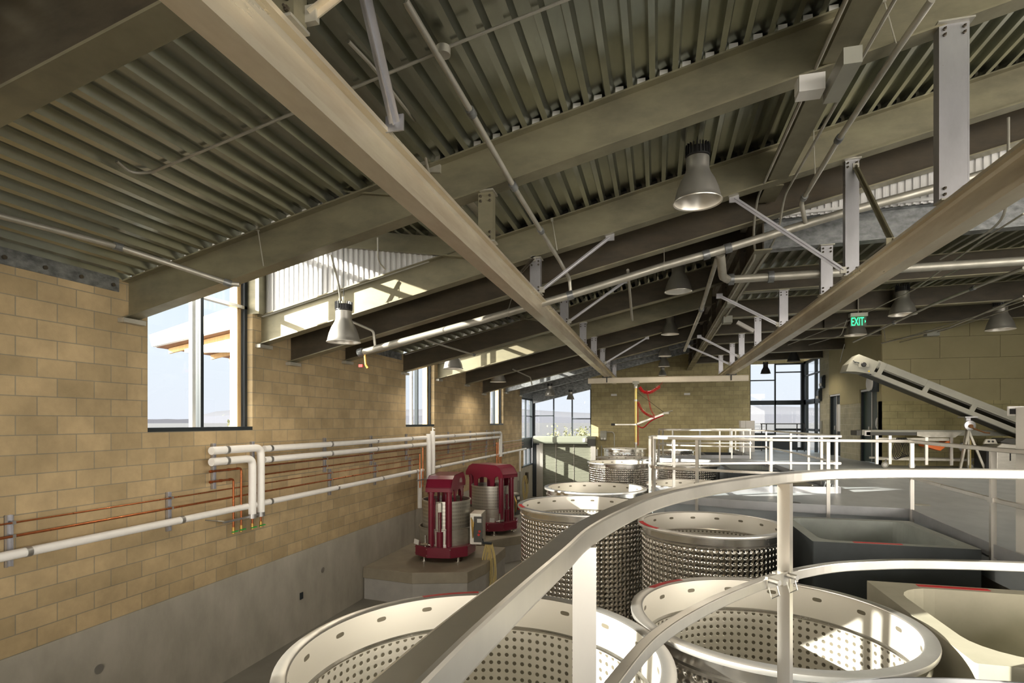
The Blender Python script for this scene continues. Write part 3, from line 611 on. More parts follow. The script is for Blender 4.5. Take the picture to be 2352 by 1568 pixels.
MB().tube([(xp, YC, .58), (xp, YC, .40)], .03, 10).tube([(xp, YC, .45), (xp, YC, -.1)], .012, 8).build('plunger_rod', m_stain_satin, t)
ca_ = MB().bar((xp, YC - .06, 1.22), (-1.42, YC - .06, 1.22), .04, .04).build('counter_arm', m_alu, t); MB().cbox((-1.47, YC - .06, 1.22), (.13, .07, .08)).build('counterweight', m_black, ca_)
bm_ = MB().bar((xp + .05, YC - .1, 1.24), (.22, YC - .5, 1.58), .05, .06).build('boom', m_alu, t); MB().cbox((.30, YC - .53, 1.60), (.2, .06, .06), -.4).tube([(.22, YC - .5, 1.62), (.5, YC - .6, 1.68)], .014, 8).build('control_handle', m_stain_satin, bm_)
MB().tube([(xp + .06, YC, 2.32), (.22, YC - .5, 1.63)], .008, 6).build('stay_rod', m_mill, t)
MB().tube(curve_pts([(xp + .08, YC - .1, 1.16), (xp + .25, YC - .16, 1.12), (xp + .45, YC - .25, 1.30), (-.1, YC - .36, 1.40), (.2, YC - .5, 1.53)], 5), .02, 7).tube([(xp + .07, YC - .02, 2.0), (xp + .075, YC - .02, .5)], .012, 6).build('air_line', m_coil, t)
def coil(name, P, label, R=.035, turns=26, r=.012):
    pts = curve_pts(P, 10); n = turns * 7; out = []
    for i in range(n + 1):
        f = i / n * (len(pts) - 1); k = min(int(f), len(pts) - 2); p = pts[k].lerp(pts[k + 1], f - k); d = (pts[k + 1] - pts[k]).normalized(); a = d.cross(Vector((0, 1, 0))).normalized(); b = d.cross(a)
        th = 2 * PI * turns * i / n; out.append(p + a * R * math.cos(th) + b * R * math.sin(th))
    return solo(name, MB().tube(out, r, 5), m_coil, label, 'hose')
coil('coiled_hose', [(xp + .12, YC - .05, 2.50), (-.45, YC, 2.34), (-.2, YC, 2.33), (.1, YC, 2.52)], 'red coiled air hose sagging below the crane girder', .05, 22)
coil('coiled_hose', [(xp + .08, YC - .05, 1.98), (-.5, YC - .15, 1.72), (-.3, YC - .28, 1.55), (-.05, YC - .38, 1.45)], 'red coiled hose hanging close to the yellow cylinder', .035, 20)
coil('coiled_hose', [(-.35, YC - .05, 2.4), (-.26, YC - .15, 2.05), (-.2, YC - .25, 1.75), (-.06, YC - .38, 1.48)], 'thin red hose dropping from the girder to the boom', .022, 24, .008)
solo('feed_cable', MB().tube([(.1, YC, 2.55), (.32, YC - .02, 2.86)], .008, 6), m_red, 'thin red feed line from the coiled hose to the lamp above', 'cable')

# ------------------------------------------------------------------ sprinkler pipes and conduits
def on_deck(u, v, off=.03):
    lo, hi = 1.5, 12.0
    for _ in range(40):
        mid = (lo + hi) / 2; p = by(u, v, mid)
        if p.z < zt(p.x) - off: lo = mid
        else: hi = mid
    return by(u, v, (lo + hi) / 2)
def fit(m, p, d, r, L=.09): p = Vector(p); d = Vector(d).normalized(); m.tube([p - d * L / 2, p + d * L / 2], r, 12)
YS = 8.15
def sp(x): return 2.62 + (x + 4.8) * .205
t = thing('sprinkler_main', (0, YS, 3.4), 'long galvanised sprinkler main sloping across the hall with a red drain valve', 'pipe')
pp = [by(u, v, YS) for u, v in ((823, 811), (1100, 737), (1312, 677), (1525, 611), (1651, 576), (1936, 489), (2156, 430), (2420, 352))]; MB().tube(pp, .055, 14).build('pipe', m_galv, t)
for u, v in ((829, 809), (1622, 585), (1672, 570), (1310, 678)):
    m = MB(); fit(m, by(u, v, YS), (1, 0, .23), .07); m.build('coupling', m_galv_grey, t)
e0 = by(838, 812, YS); 
dv_ = MB().tube([e0, e0 + Vector((.02, 0, -.18))], .02, 8).tube([e0 + Vector((.02, 0, -.18)), e0 + Vector((.06, 0, -.24))], .024, 8).build('drain_valve', m_brass, t); MB().cbox(e0 + Vector((-.06, -.02, -.2)), (.07, .03, .045)).build('valve_handle', m_red, dv_)
for k, x in enumerate((-2.2, .1)):
    z = next(p.lerp(q, (x - p.x) / (q.x - p.x)).z for p, q in zip(pp, pp[1:]) if p.x <= x <= q.x); MB().tube([(x, YS, z + .06), (x, YS + .25, zlow(x))], .006, 6).lathe([(.058, -.012), (.064, -.012), (.064, .012), (.058, .012)], (x, YS, z), 16, axis='X').build('pipe_hanger', m_galv, t)
def branch(pts, lab, r=.024, joints=(), mat=None):
    t = thing('sprinkler_branch', pts[0], lab, 'pipe'); MB().tube(pts, r, 10, bend=.05).build('pipe', mat or m_galv, t)
    if joints:
        for p, d in joints:
            m = MB(); fit(m, p, d, r * 1.45, .08); m.build('coupling', m_galv_grey, t)
    return t
J = lambda a, b, f: (Vector(a).lerp(Vector(b), f), Vector(b) - Vector(a))
# diagonal branch down the middle: over the near beam, dropping to the main
A1 = by(985, 60, 4.6); A2 = by(1185, 432, 5.6); A2.z = min(A2.z, zb(A2.x) - .06); A1 = Vector((A2.x + .02, 2.4, A2.z + .06))
A3 = Vector((A2.x + .0, 7.9, A2.z)); 
branch([by(930, 0, 3.4), by(1085, 262, 4.5), by(1182, 432, 5.35), by(1286, 600, 7.5), by(1308, 640, 8.1), by(1311, 676, 8.15)], 'rust-stained sprinkler branch falling from the deck over the near beam to the main', .026, [J(by(930, 0, 3.4), by(1085, 262, 4.5), .98), J(by(1085, 262, 4.5), by(1182, 432, 5.35), .97), J(by(1182, 432, 5.35), by(1286, 600, 7.5), .5)], m_galv)
branch([on_deck(-60, 480, .1), on_deck(277, 568, .12), by(530, 652, 5.2), by(549, 653, 5.26)], 'galvanised sprinkler pipe at the left hung below the roof deck and beam', .028, [J(on_deck(-60, 480, .1), on_deck(277, 568, .12), .98), J(on_deck(277, 568, .12), by(530, 652, 5.2), .97)])
branch([by(2140, 0, 4.9), by(2060, 115, 5.3), by(1925, 322, 6.6), by(1840, 465, 7.9), by(1850, 512, 8.1)], 'sprinkler branch at the upper right passing under two beams to the main', .028, [J(by(2060, 115, 5.3), by(1925, 322, 6.6), .98), J(by(1925, 322, 6.6), by(1840, 465, 7.9), .9)])
branch([by(1648, 590, 8.3), by(1608, 720, 11), by(1572, 805, 15)], 'thick slanting pipe dropping along the ridge behind the lamps', .035, [J(by(1648, 590, 8.3), by(1608, 720, 11), .9)])
branch([by(1655, 585, 8.2), by(1660, 635, 8.5), by(1672, 642, 8.9), by(2352, 599, 8.9), by(2600, 583, 8.9)], 'level galvanised water main crossing the right side below the flat roof', .06, [J(by(1672, 642, 8.9), by(2352, 599, 8.9), .012), J(by(1672, 642, 8.9), by(2352, 599, 8.9), .16)])
branch([by(760, 585, 7.2), by(778, 655, 7.35), by(783, 690, 7.5)], 'slanting pipe beside the lamp cord in the bright dormer', .02)
branch([by(800, 735, 8.0), by(858, 760, 8.1), by(862, 800, 8.15)], 'short elbow pipe joining the sprinkler main behind the near pendant lamp', .022)
branch([Vector((by(975, 780, 11).x, 11, zt(by(975, 780, 11).x))), by(975, 780, 11), by(1090, 815, 12.7)], 'short pipe behind the brown pendant lamp', .022, [J(by(975, 780, 11), by(1090, 815, 12.7), .98)])
branch([by(1178, 848, 17), by(1218, 866, 18.5), by(1222, 884, 18.6)], 'small bent pipe stub under the far brown beams', .02)
branch([by(1442, 620, 8.3), by(1452, 735, 10)], 'short drop pipe under the sprinkler main near the ridge lamps', .022)
branch([by(2352, 615, 10), by(2140, 700, 12), by(1960, 785, 16)], 'long sprinkler line descending beneath the right hand pendants', .025, [J(by(2352, 615, 10), by(2140, 700, 12), .5), J(by(2140, 700, 12), by(1960, 785, 16), .4)])
branch([by(2352, 680, 12), by(2180, 752, 15), by(2025, 788, 18)], 'sprinkler line behind the far right pendant', .02)
def conduit(pts, lab, r=.012, bend=.08, box=None):
    t = thing('conduit', pts[0], lab, 'conduit'); MB().tube(pts, r, 8, bend=bend).build('tube', m_galv, t)
    if box: MB().lathe([(0, -.03), (.055, -.03), (.055, .03), (0, .03)], box, 16).build('junction_box', m_galv, t)
    return t
ca = by(270, 370, 4.6); cz = lambda x: zt(x) - .03
cpts = [Vector((by(u, v, 4.2).x, 4.2, cz(by(u, v, 4.2).x))) for u, v in ((350, 397), (720, 240), (1015, 115), (1300, 0))]
YCd = 3.9
for i in range(3):                                                          # find the depth where the tube sits just under the deck
    pass
conduit([on_deck(268, 370, .01), on_deck(300, 397, .03), on_deck(345, 397), on_deck(720, 240), on_deck(1012, 118)], 'thin conduit with a curled end running under the near roof deck', .013, .12)
conduit([on_deck(1018, 112), on_deck(1300, 0), on_deck(1500, -85)], 'thin conduit continuing right from the round junction box', .012, .05, on_deck(1018, 118, .05))
conduit([on_deck(800, 95), on_deck(858, 155), on_deck(935, 255), by(962, 290, 4.9), by(985, 398, 5.33)], 'conduit dropping from the deck onto the near beam', .014, .2)
conduit([by(868, 545, 7.3), by(868, 600, 7.4), by(885, 618, 7.6)], 'short bent conduit against the white cheek', .012, .15)
gc = zb(1.5) - .02
for dx, lab in ((-.17, 'left of two conduits running along the ridge strut and girder'), (.17, 'right of two conduits running along the ridge strut and girder')):
    x = 1.5 + dx; conduit([(x, 2.4, gc), (x, 8.2, gc), (x, 8.5, 4.0), (1.5 + dx * .4, 8.9, 3.80), (1.5 + dx * .4, 23, 3.80)], lab, .016, .3)
m = MB().box((1.40, 12.1, 3.74), (1.6, 12.5, 3.82)); solo('junction_box', m, m_grey, 'grey junction box on the ridge girder beyond the level main', 'box')
solo('junction_box', MB().cbox((1.62, 14.0, 3.74), (.2, .3, .16)), m_grey, 'grey box under the ridge girder near the far braces', 'box')
for a, b, lab in (((2340, 545), (2030, 660), 'upper thin conduit on the right, below the level main'), ((2240, 610), (2120, 655), 'short thin conduit piece left of the far right lamp')):
    pass
def at_z(u, v, z):                                                          # point on the level plane z
    return bz(u, v, z)
conduit([at_z(2316, 270, 4.6), at_z(2316, 480, 3.6), at_z(2285, 525, 3.6), at_z(2160, 595, 3.62)], 'bent conduit dropping at the right edge below the corrugated step', .014, .35)
conduit([at_z(2352, 490, 3.75), at_z(2265, 545, 3.75), at_z(2100, 665, 3.78), at_z(1965, 730, 3.8), at_z(1810, 792, 3.82)], 'long thin conduit ending above the glazed alcove', .012)
conduit([at_z(2215, 612, 3.82), at_z(2120, 658, 3.82)], 'short thin conduit piece below the level main', .01)
conduit([at_z(1945, 735, 3.82), at_z(1932, 770, 3.6), at_z(1858, 792, 3.8)], 'thin conduit joining beneath the exit sign', .01, .2)
conduit([at_z(2352, 690, 3.75), at_z(2180, 745, 3.75), at_z(2015, 793, 3.75)], 'upper of two conduits above the olive wall', .014)
conduit([at_z(2352, 700, 3.72), at_z(2190, 752, 3.72), at_z(2060, 788, 3.7), at_z(2034, 785, 3.75), at_z(2030, 752, 3.9)], 'lower of two conduits above the olive wall, curling up at its end', .012, .3)
conduit([at_z(1940, 790, 3.7), at_z(1934, 812, 3.5), at_z(1930, 832, 3.35)], 'short drop conduit on the wall above the conveyor head', .012, .2)
solo('junction_box', MB().cbox(at_z(2140, 765, 3.7), (.3, .2, .16)), m_grey, 'grey ballast box on the conduits above the olive wall', 'box')
solo('wall_panel', MB().cbox(by(1860, 200, 5.2), (.2, .16, .14), .0).cbox(by(1860, 200, 5.2) + Vector((0, .02, .02)), (.21, .1, .1)), m_pale, 'pale square antenna panel under the near beam', 'panel')
p = by(1935, 185, 5.0); solo('ballast_box', MB().bar(p + Vector((.0, -.25, .05)), p + Vector((-.0, .3, .05)), .13, .13), m_grey, 'long grey box under the near beam beside the pale square panel', 'box')
p = at_z(1712, 750, 3.3); solo('camera_box', MB().bar(p + Vector((-.16, 0, .1)), p + Vector((.16, 0, -.1)), .1, .07), m_pale, 'small tilted pale box between the right hangers', 'box')
for x, lab in ((-2.1, 'small pale unit under the crane girder at left'), (1.42, 'small pale unit under the crane girder at right')):
    solo('wall_light', MB().box((x - .14, YB - .1, 2.62), (x + .14, YB, 2.72)), m_pale, lab, 'light')
for (u, v), (u2, v2), Y, lab in (((592, 525), (606, 615), 5.3, 'thin hanger rod on the near beam at left'), ((1268, 505), (1280, 575), 7.64, 'thin hanger rod on the sunlit beam'), ((2030, 0), (2058, 100), 5.28, 'thin rod hanging at the top right near beam'), ((1868, 280), (1872, 400), 7.6, 'thin rod near the ridge strut')):
    t = thing('hanger_rod', by(u, v, Y), lab, 'rod'); MB().tube([by(u, v, Y), by(u2, v2, Y)], .006, 6).build('rod', m_galv, t); MB().cbox(by(u, v, Y), (.03, .03, .05)).build('clip', m_galv, t)

# ------------------------------------------------------------------ pendant lamps
def pendant(label, p, cord, dia=.55, dark=False, lens=False, grp='pendant lamps'):
    s = dia / .55; x, y, z = p; c = (x, y, z)
    t = thing('pendant_lamp', p, label, 'lamp', grp); sm = m_lampdark if dark else m_lampshade  # dark shade colour stands in for the silhouette of a backlit lamp
    prof = [(.262, .012), (.275, 0), (.278, .01), (.262, .03), (.255, .07), (.235, .15), (.195, .25), (.15, .33), (.135, .37), (.13, .40), (.132, .5), (.13, .52)]
    MB().lathe([(a * s, b * s) for a, b in prof] + [(.11 * s, .52 * s), (.115 * s, .40 * s), (.14 * s, .32 * s), (.185 * s, .245 * s), (.228 * s, .145 * s), (.25 * s, .06 * s), (.262 * s, .012 * s)], c, 40).build('shade', sm, t)
    m = MB().lathe([(0, .53 * s), (.137 * s, .53 * s), (.137 * s, .545 * s), (.125 * s, .55 * s), (.125 * s, .63 * s), (0, .635 * s)], c, 32)
    for k in range(22):
        a = 2 * PI * k / 22; m.cbox((x + .127 * s * math.cos(a), y + .127 * s * math.sin(a), z + .605 * s), (.03 * s, .007 * s, .13 * s), a)
    m.build('heat_sink', m_lampdark, t)
    MB().lathe([(0, .36 * s), (.11 * s, .36 * s), (.11 * s, .375 * s), (0, .38 * s)], c, 24).build('light_disc', m_emit, t)
    if lens: MB().lathe([(0, .012 * s), (.25 * s, .012 * s), (.25 * s, .018 * s), (0, .02 * s)], c, 32).build('lens', m_lens, t)
    MB().tube([(x, y, z + .62 * s), (x, y, cord)], .006 * s, 6).build('cord', m_black, t)
    ld = bpy.data.lights.new('lamp_light', 'SPOT'); ld.energy = LAMP_W * s * s; ld.color = (1, .87, .68); ld.spot_size = 2.6; ld.spot_blend = .5; ld.shadow_soft_size = .2 * s
    lo = bpy.data.objects.new('lamp_light', ld); C.objects.link(lo); lo.location = (0, 0, .0); lo.parent = t
    return t
LAMP_W = 42
m_emit = emit_mat('warm lamp disc', (.9, .75, .55), .12)
PEND = [('large aluminium pendant lamp nearest the camera below the long beam', .46, 6.78, 3.88, .55, 0, 0), ('aluminium pendant lamp in front of the sunlit dormer bay', -4.52, 7.3, 2.5, .494, 0, 0),
        ('pendant with a glass lens hanging behind the sprinkler main', .42, 11.71, 3.96, .55, 0, 1), ('ridge pendant next below the lensed one', .39, 17.6, 4.0, .54, 0, 0), ('third ridge pendant, beyond the second one', .29, 21.6, 3.79, .495, 0, 0),
        ('ridge pendant just above the crane girder', .29, 24.4, 3.67, .484, 0, 0), ('last ridge pendant, its top cut by the lamp above it', .25, 26.6, 3.47, .366, 0, 0), ('dull bronze-lit pendant on the left row near the middle window', -5.24, 13.75, 2.72, .533, 0, 0),
        ('pale pendant on the left row just beyond the middle window', -5.25, 18.05, 2.67, .55, 0, 0), ('white-lit pendant on the left row near the corner glazing', -4.51, 23.6, 2.45, .436, 0, 0), ('small grey pendant silhouetted in the corner window', -4.04, 26.4, 2.39, .378, 0, 0),
        ('pendant on the right, up and right of the exit sign', 5.3, 14.1, 3.70, .545, 0, 0), ('farthest right pendant below the two conduits', 7.49, 14.81, 3.39, .55, 0, 0), ('pendant directly behind the exit sign', 5.27, 17.0, 3.69, .55, 0, 0),
        ('upper of the two pendants coloured dark as backlit in the end glazing', 5.14, 23.5, 3.66, .475, 1, 0), ('lower of the two pendants coloured dark as backlit in the end glazing', 4.40, 25.0, 3.33, .40, 1, 0)]
for lab, x, y, z, dia, backlit, ln in PEND:
    top = (zd(x) + .06 if any(a < y < b for a, b in BAYS) and x < XD else zt(x) + .03) if x < 1 else zr(x) + .45
    pendant(lab, (x, y, z), top, dia, bool(backlit), bool(ln))

# ------------------------------------------------------------------ tanks
ZR = .08
def tank(name, x, y, r, label, tape=None, z=ZR, lev=1):
    rw = r - .05; key = 'wide' if r > .95 else 'slim'; ro = 1.0 if r > .95 else .83
    t = thing('wine_tank', (x, y, -2.6), label, 'tank', 'open stainless tanks'); c = (x, y, 0)
    MB().lathe([(rw, -2.45), (rw, z - .15)], c, 96).build('dimpled_jacket', DIM[key], t, loc=None)
    MB().lathe([(rw + .004, z - .15), (rw + .016, z - .14), (rw + .016, z - .12), (rw + .002, z - .11), (rw + .002, z - .02)], c, 96).build('plain_collar', m_stain, t)
    MB().lathe([(r - .065, z - .012), (r, z - .03), (r + .003, z - .012), (r, z), (r - .065, z + .006), (r - .075, z - .0)], c, 96).build('rim', m_rim, t)
    MB().lathe([(rw - .02, z - .005), (rw - .03, z - .22)], c, 96).build('top_band', DIN[key], t)
    MB().lathe([(rw - .03, z - .215), (rw - .045, z - .225), (rw - .045, z - .235), (rw - .03, z - .245)], c, 96).build('inner_ridge', m_stain, t)
    MB().lathe([(rw - .03, z - .24), (rw - .03, -2.2), (0, -2.25)], c, 96).build('inner_wall', DIN[key], t)
    if tape: MB().lathe([(r - .058, z + .0075), (r - .008, z + .003)], c, 24, True, tape[0], tape[1]).build('red_tape', m_label, t)
    for o in t.children:                                                    # object origins at the rim centre so the dimple pattern is laid out round the axis
        if o.type == 'MESH':
            for v in o.data.vertices: v.co.z += -2.6 - z
            o.location = (0, 0, 2.6 + z)
    return t
DIM = {'wide': dimple_mat('dimpled stainless wide tank', .97), 'slim': dimple_mat('dimpled stainless slim tank', .82)}
DIN = {'wide': dimple_mat('inner stainless wide tank', .97, True), 'slim': dimple_mat('inner stainless slim tank', .82, True)}
m_rim = M('tank rim steel', (.80, .78, .74), .85, .34, (.72, .70, .67), 4, rvar=.05)
R_ = math.radians
TANKS = [(-.94, 2.84, 1.035, 'wide open tank at the bottom edge, bright red tape on its far rim', (R_(108), R_(131))), (.70, 3.84, .87, 'open tank at lower right under the curved rail, dark red tape on left rim', (R_(128), R_(152))),
         (-1.04, 8.27, 1.015, 'wide dimpled tank behind the curved rail, with a bluish shaded inside', (R_(196), R_(214))), (.63, 7.15, .865, 'dimpled tank beside the charcoal concrete tank, dark red tape on its near rim', (R_(188), R_(222))),
         (-1.14, 10.5, .96, 'wide tank behind the shaded one, its sunlit rim below the roller door', None), (.64, 11.6, .865, 'cream-lit tank rim just above the curved rail, behind the walkway tip', None),
         (-1.1, 17.25, 1.0, 'dimpled tank standing clear below the yellow hoist cylinder', None), (.87, 16.9, .865, 'shadowed dimpled tank behind the second railing, beside the dark open box', None),
         (-1.1, 19.45, .97, 'thin grey tank rim under the hoist plunger', None), (-1.45, 26.1, 1.0, 'farthest left tank with brightly sunlit dimples near the end wall', None), (.74, 25.2, .865, 'farthest dark dimpled tank beyond the last railing', None), (.8, 21.95, .0, '', None)]
for i, (x, y, r, lab, tp) in enumerate(TANKS):
    if r: tank('t', x, y, r, lab, tp)
# ------------------------------------------------------------------ square concrete tanks
def box_tank(x0, x1, y0, y1, z, label, mo, mi, wall=.11, rad=.16, tape=None, mt=None):
    t = thing('concrete_tank', ((x0 + x1) / 2, (y0 + y1) / 2, -2.6), label, 'concrete tank', 'square concrete tanks'); zb_ = -2.6
    def rr(a0, a1, b0, b1, r, n=6):
        out = []
        for cx, cy, s in ((a1 - r, b1 - r, 0), (a0 + r, b1 - r, 1), (a0 + r, b0 + r, 2), (a1 - r, b0 + r, 3)):
            for k in range(n + 1): a = (s + k / n) * PI / 2; out.append((cx + r * math.cos(a), cy + r * math.sin(a)))
        return out
    O = rr(x0, x1, y0, y1, .015); I = rr(x0 + wall, x1 - wall, y0 + wall, y1 - wall, rad); n = len(O)
    MB().add([(p[0], p[1], zb_ + .1) for p in O] + [(p[0], p[1], z) for p in O], [(i, (i + 1) % n, n + (i + 1) % n, n + i) for i in range(n)]).build('outer_shell', mo, t)
    MB().add([(p[0], p[1], z) for p in O] + [(p[0], p[1], z) for p in I] + [(p[0], p[1], z - .02) for p in O] , [(i, (i + 1) % n, n + (i + 1) % n, n + i) for i in range(n)]).build('rim', mt or mo, t)
    MB().add([(p[0], p[1], z) for p in I] + [(p[0], p[1], -2.1) for p in I], [(i, (i + 1) % n, n + (i + 1) % n, n + i) for i in range(n)] + [tuple(range(n, 2 * n))]).build('lining', mi, t)
    if tape: MB().box((tape[0], tape[2], z + .001), (tape[1], tape[3], z + .004)).build('red_tape', m_label, t)
    return t
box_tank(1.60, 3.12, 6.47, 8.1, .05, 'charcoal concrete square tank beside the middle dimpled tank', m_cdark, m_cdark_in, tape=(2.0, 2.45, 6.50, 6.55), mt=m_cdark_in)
box_tank(1.62, 3.14, 3.42, 4.98, .05, 'buff concrete square tank in the lower right corner, sunlit rim with red tape', m_ctan, m_ctan, .12, .3, tape=(1.95, 2.42, 4.90, 4.95))
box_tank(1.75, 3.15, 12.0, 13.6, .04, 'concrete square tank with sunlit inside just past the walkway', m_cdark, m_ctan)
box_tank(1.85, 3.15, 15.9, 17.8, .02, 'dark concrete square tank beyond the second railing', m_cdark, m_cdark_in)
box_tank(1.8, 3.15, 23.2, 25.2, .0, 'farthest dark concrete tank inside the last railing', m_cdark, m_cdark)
# ------------------------------------------------------------------ railings
def railing(label, path, posts, top=1.07, mid=.55, w=.05, h=.045, toe=True, base=-.1, pw=.045, rot=None, curve=True):
    pts = [Vector((p[0], p[1], 0)) for p in path]; full = curve_pts(pts, 6) if curve else pts
    t = thing('railing', full[0], label, 'railing', 'aluminium railings round the tank bays')
    MB().sweep([p + Vector((0, 0, top - h / 2)) for p in full], w, h).build('top_rail', m_alu, t, bevel=.006)
    MB().sweep([p + Vector((0, 0, mid)) for p in full], .035, .042).build('mid_rail', m_alu, t, bevel=.004)
    if toe: MB().sweep([p + Vector((0, 0, .05)) for p in full], .012, .13).build('toe_board', m_toe, t)
    for px, py in posts:
        k = min(range(len(full) - 1), key=lambda i: ((full[i] + full[i + 1]) / 2 - Vector((px, py, 0))).length); d = full[k + 1] - full[k]
        po = MB().cbox((px, py, (top - h + base) / 2), (pw, pw, top - h - base), math.atan2(d.y, d.x) + (rot or 0)).build('post', m_alu, t)
        MB().cbox((px, py, mid), (.11, .052, .05), math.atan2(d.y, d.x)).build('clamp', m_alu, po)
    return t
ZT = 1.10
fg = [(-.24, -2), (-.225, 0), (-.215, .44), (-.20, .68), (-.175, .95), (-.155, 1.17), (-.10, 1.43), (-.01, 1.74), (.13, 2.03), (.32, 2.33), (.52, 2.59), (.76, 2.81), (.97, 2.92), (1.21, 3.0), (1.63, 3.06), (2.4, 3.1), (3.22, 3.1)]
railing('large curved aluminium railing sweeping across the foreground', fg, [(-.152, 1.19), (.535, 2.6), (2.45, 3.1), (-.22, .1)], ZT, .65, .046, .046, True, -.15, .05, .3)
railing('railing along the far edge and right side of the nearest bay', [(3.2, 3.2), (3.2, 5.0), (3.2, 6.42), (3.30, 7.7), (3.40, 8.8)], [(3.2, 6.45), (3.39, 8.72), (3.2, 4.6)], 1.07, .55, curve=False)
far1 = [(3.40, 8.8), (2.6, 8.86), (1.82, 8.95), (1.25, 9.06), (.62, 9.28), (.12, 9.48), (-.05, 9.66)]
railing('railing along the near side of the first walkway tip', far1, [(2.4, 8.88), (.62, 9.28), (-.05, 9.66)], 1.07, .55)
far2 = [(-.01, 10.47), (.15, 10.5), (.71, 10.64), (1.5, 10.95), (2.29, 11.2), (3.28, 11.36)]
railing('railing along the far side of the first walkway, ending at a square corner', far2, [(.3, 10.54), (2.05, 11.14), (3.2, 11.35)], 1.07, .55)
railing('short rounded railing end at the tip of the first walkway', [(-.05, 9.66), (-.10, 9.8), (-.12, 10.05), (-.08, 10.35), (-.01, 10.47)], [(-.12, 10.05)], 1.07, .55)
railing('railing running back along the right side of the second bay', [(3.28, 11.4), (3.28, 14.5), (3.2, 18.1)], [(3.28, 12.6), (3.28, 13.6), (3.26, 15.2), (3.2, 18.1)], 1.07, .55, curve=False)
railing('railing along the near side of the second walkway', [(3.2, 18.15), (2.6, 18.2), (1.4, 18.4), (.4, 18.78), (.06, 19.08)], [(1.9, 18.3), (.5, 18.75), (.06, 19.08)], 1.07, .55)
railing('far railing on the second walkway with a sunlit toe board', [(.06, 20.2), (.4, 20.4), (1.38, 20.85), (2.2, 21.1), (3.25, 21.2)], [(.2, 20.3), (1.5, 20.88), (2.6, 21.15), (3.22, 21.2), (.06, 20.2)], 1.07, .55)
railing('railing along the last bay near the end wall', [(3.25, 21.25), (3.25, 24), (3.25, 27.3)], [(3.25, 23), (3.25, 25.2), (3.25, 27)], 1.07, .55, curve=False)
# clevis pins on the foreground post
t = thing('rail_clamp', (.535, 2.56, .65), 'bolted clamp with two eye pins on the foreground post', 'clamp'); 
MB().cbox((.50, 2.535, .655), (.19, .012, .05), math.atan2(.9, .8)).build('plate', m_stain_satin, t)
for d in (-.075, .06):
    m = MB(); q = Vector((.50 + d * .66, 2.535 + d * .75 - .01, .665)); m.tube([q, q + Vector((.03, -.035, 0))], .012, 8); m.tube([q + Vector((.02, -.03, -.01)), q + Vector((.03, -.03, -.05)), q + Vector((.0, -.035, -.065)), q + Vector((-.01, -.03, -.02))], .003, 5); m.build('eye_pin', m_stain, t)
# ------------------------------------------------------------------ wall pipes
XP = -6.12
def clampset(pts, r, t, axis='Y', mat=None, L=.05):
    for p in pts: MB().lathe([(r, -L / 2), (r + .006, -L / 2), (r + .006, L / 2), (r, L / 2)], p, 20, True, axis=axis).build('clamp', mat or m_clampm, t)
def wpipe(label, z, y0, y1, r, x, mat, clamps=(), cap=0, name='insulated_pipe'):
    t = thing(name, (x, y0, z), label, 'pipe'); MB().tube([(x, y0, z), (x, y1, z)], r, 18 if r > .03 else 10).build('pipe', mat, t)
    clampset([(x, y, z) for y in clamps], r, t, L=.05 if r > .02 else .02, mat=m_clampm)
    return t
CL = [y for y in (6.75, 7.55, 9.49, 11.3, 13.12)]
CF = [16.2, 18.3, 20.2, 21.2]
def upper(z, yend, yelb, xo, lab, ztop):
    t = thing('insulated_pipe', (XP, 6.5, z), lab, 'pipe')
    MB().tube([(XP, 6.47, z), (XP, yelb, z), (XP + .0, yelb, -.12)], .058, 20, bend=.12).build('drop_leg', m_white, t)
    clampset([(XP, 6.75, z)], .058, t); MB().tube([(XP, yelb, -.12), (XP, yelb, -.19)], .06, 18).build('end_band', m_clampm, t)
    ct = MB().tube([(XP, yelb, -.19), (XP, yelb, -.30)], .016, 10).build('copper_tail', m_copper, t)
    vv = MB().tube([(XP, yelb, -.27), (XP, yelb, -.36)], .024, 10).build('valve', m_brass, t); MB().cbox((XP + .03, yelb, -.33), (.03, .11, .014)).build('valve_handle', m_greenp, vv)
    return t
upper(.905, 0, 7.48, 0, 'upper white insulated pipe bending down at the near end, right drop of two', 0)
upper(.745, 0, 7.29, 0, 'lower white insulated pipe bending down at the near end, left drop of two', 0)
t = wpipe('upper white insulated pipe running along the wall to the far drop', .88, 7.6, 21.3, .052, XP - .04, m_white, [7.75, 9.49, 11.3, 13.12] + CF)
t = wpipe('second white insulated pipe running just below the upper one', .70, 7.6, 21.1, .052, XP - .04, m_white, [7.75, 9.49, 11.3, 13.12] + CF)
for z, y in ((.88, 21.3), (.70, 21.1)):
    pass
t = thing('insulated_pipe', (XP - .04, 21.3, .88), 'far pair of white pipe drops below the third window', 'pipe')
for y, z in ((21.62, .88), (21.42, .70)): MB().tube([(XP - .04, 21.0, z), (XP - .04, y, z), (XP - .04, y, -.1)], .052, 16, bend=.14).build('drop_leg', m_white, t)
for y in (21.62, 21.42): MB().tube([(XP - .04, y, -.1), (XP - .04, y, -.42)], .02, 8).build('copper_tail', m_copper, t)
t = thing('insulated_pipe', (XP + .02, 14.2, -.3), 'pair of tall white vertical pipes above the near press', 'pipe')
for y, zt_, zb_ in ((14.1, .98, -.32), (14.38, 1.06, -.32)): MB().tube([(XP + .03, y, zt_), (XP + .03, y, zb_)], .068, 18).build('riser', m_white, t)
MB().tube([(XP + .03, 14.38, 1.06), (XP + .03, 14.38, 1.16)], .02, 8).tube([(XP + .03, 14.38, 1.12), (XP + .1, 14.38, 1.12)], .012, 8).build('vent_cap', m_pale, t)
clampset([(XP + .03, 14.1, -.28), (XP + .03, 14.38, -.28)], .068, t, 'Z', L=.06)
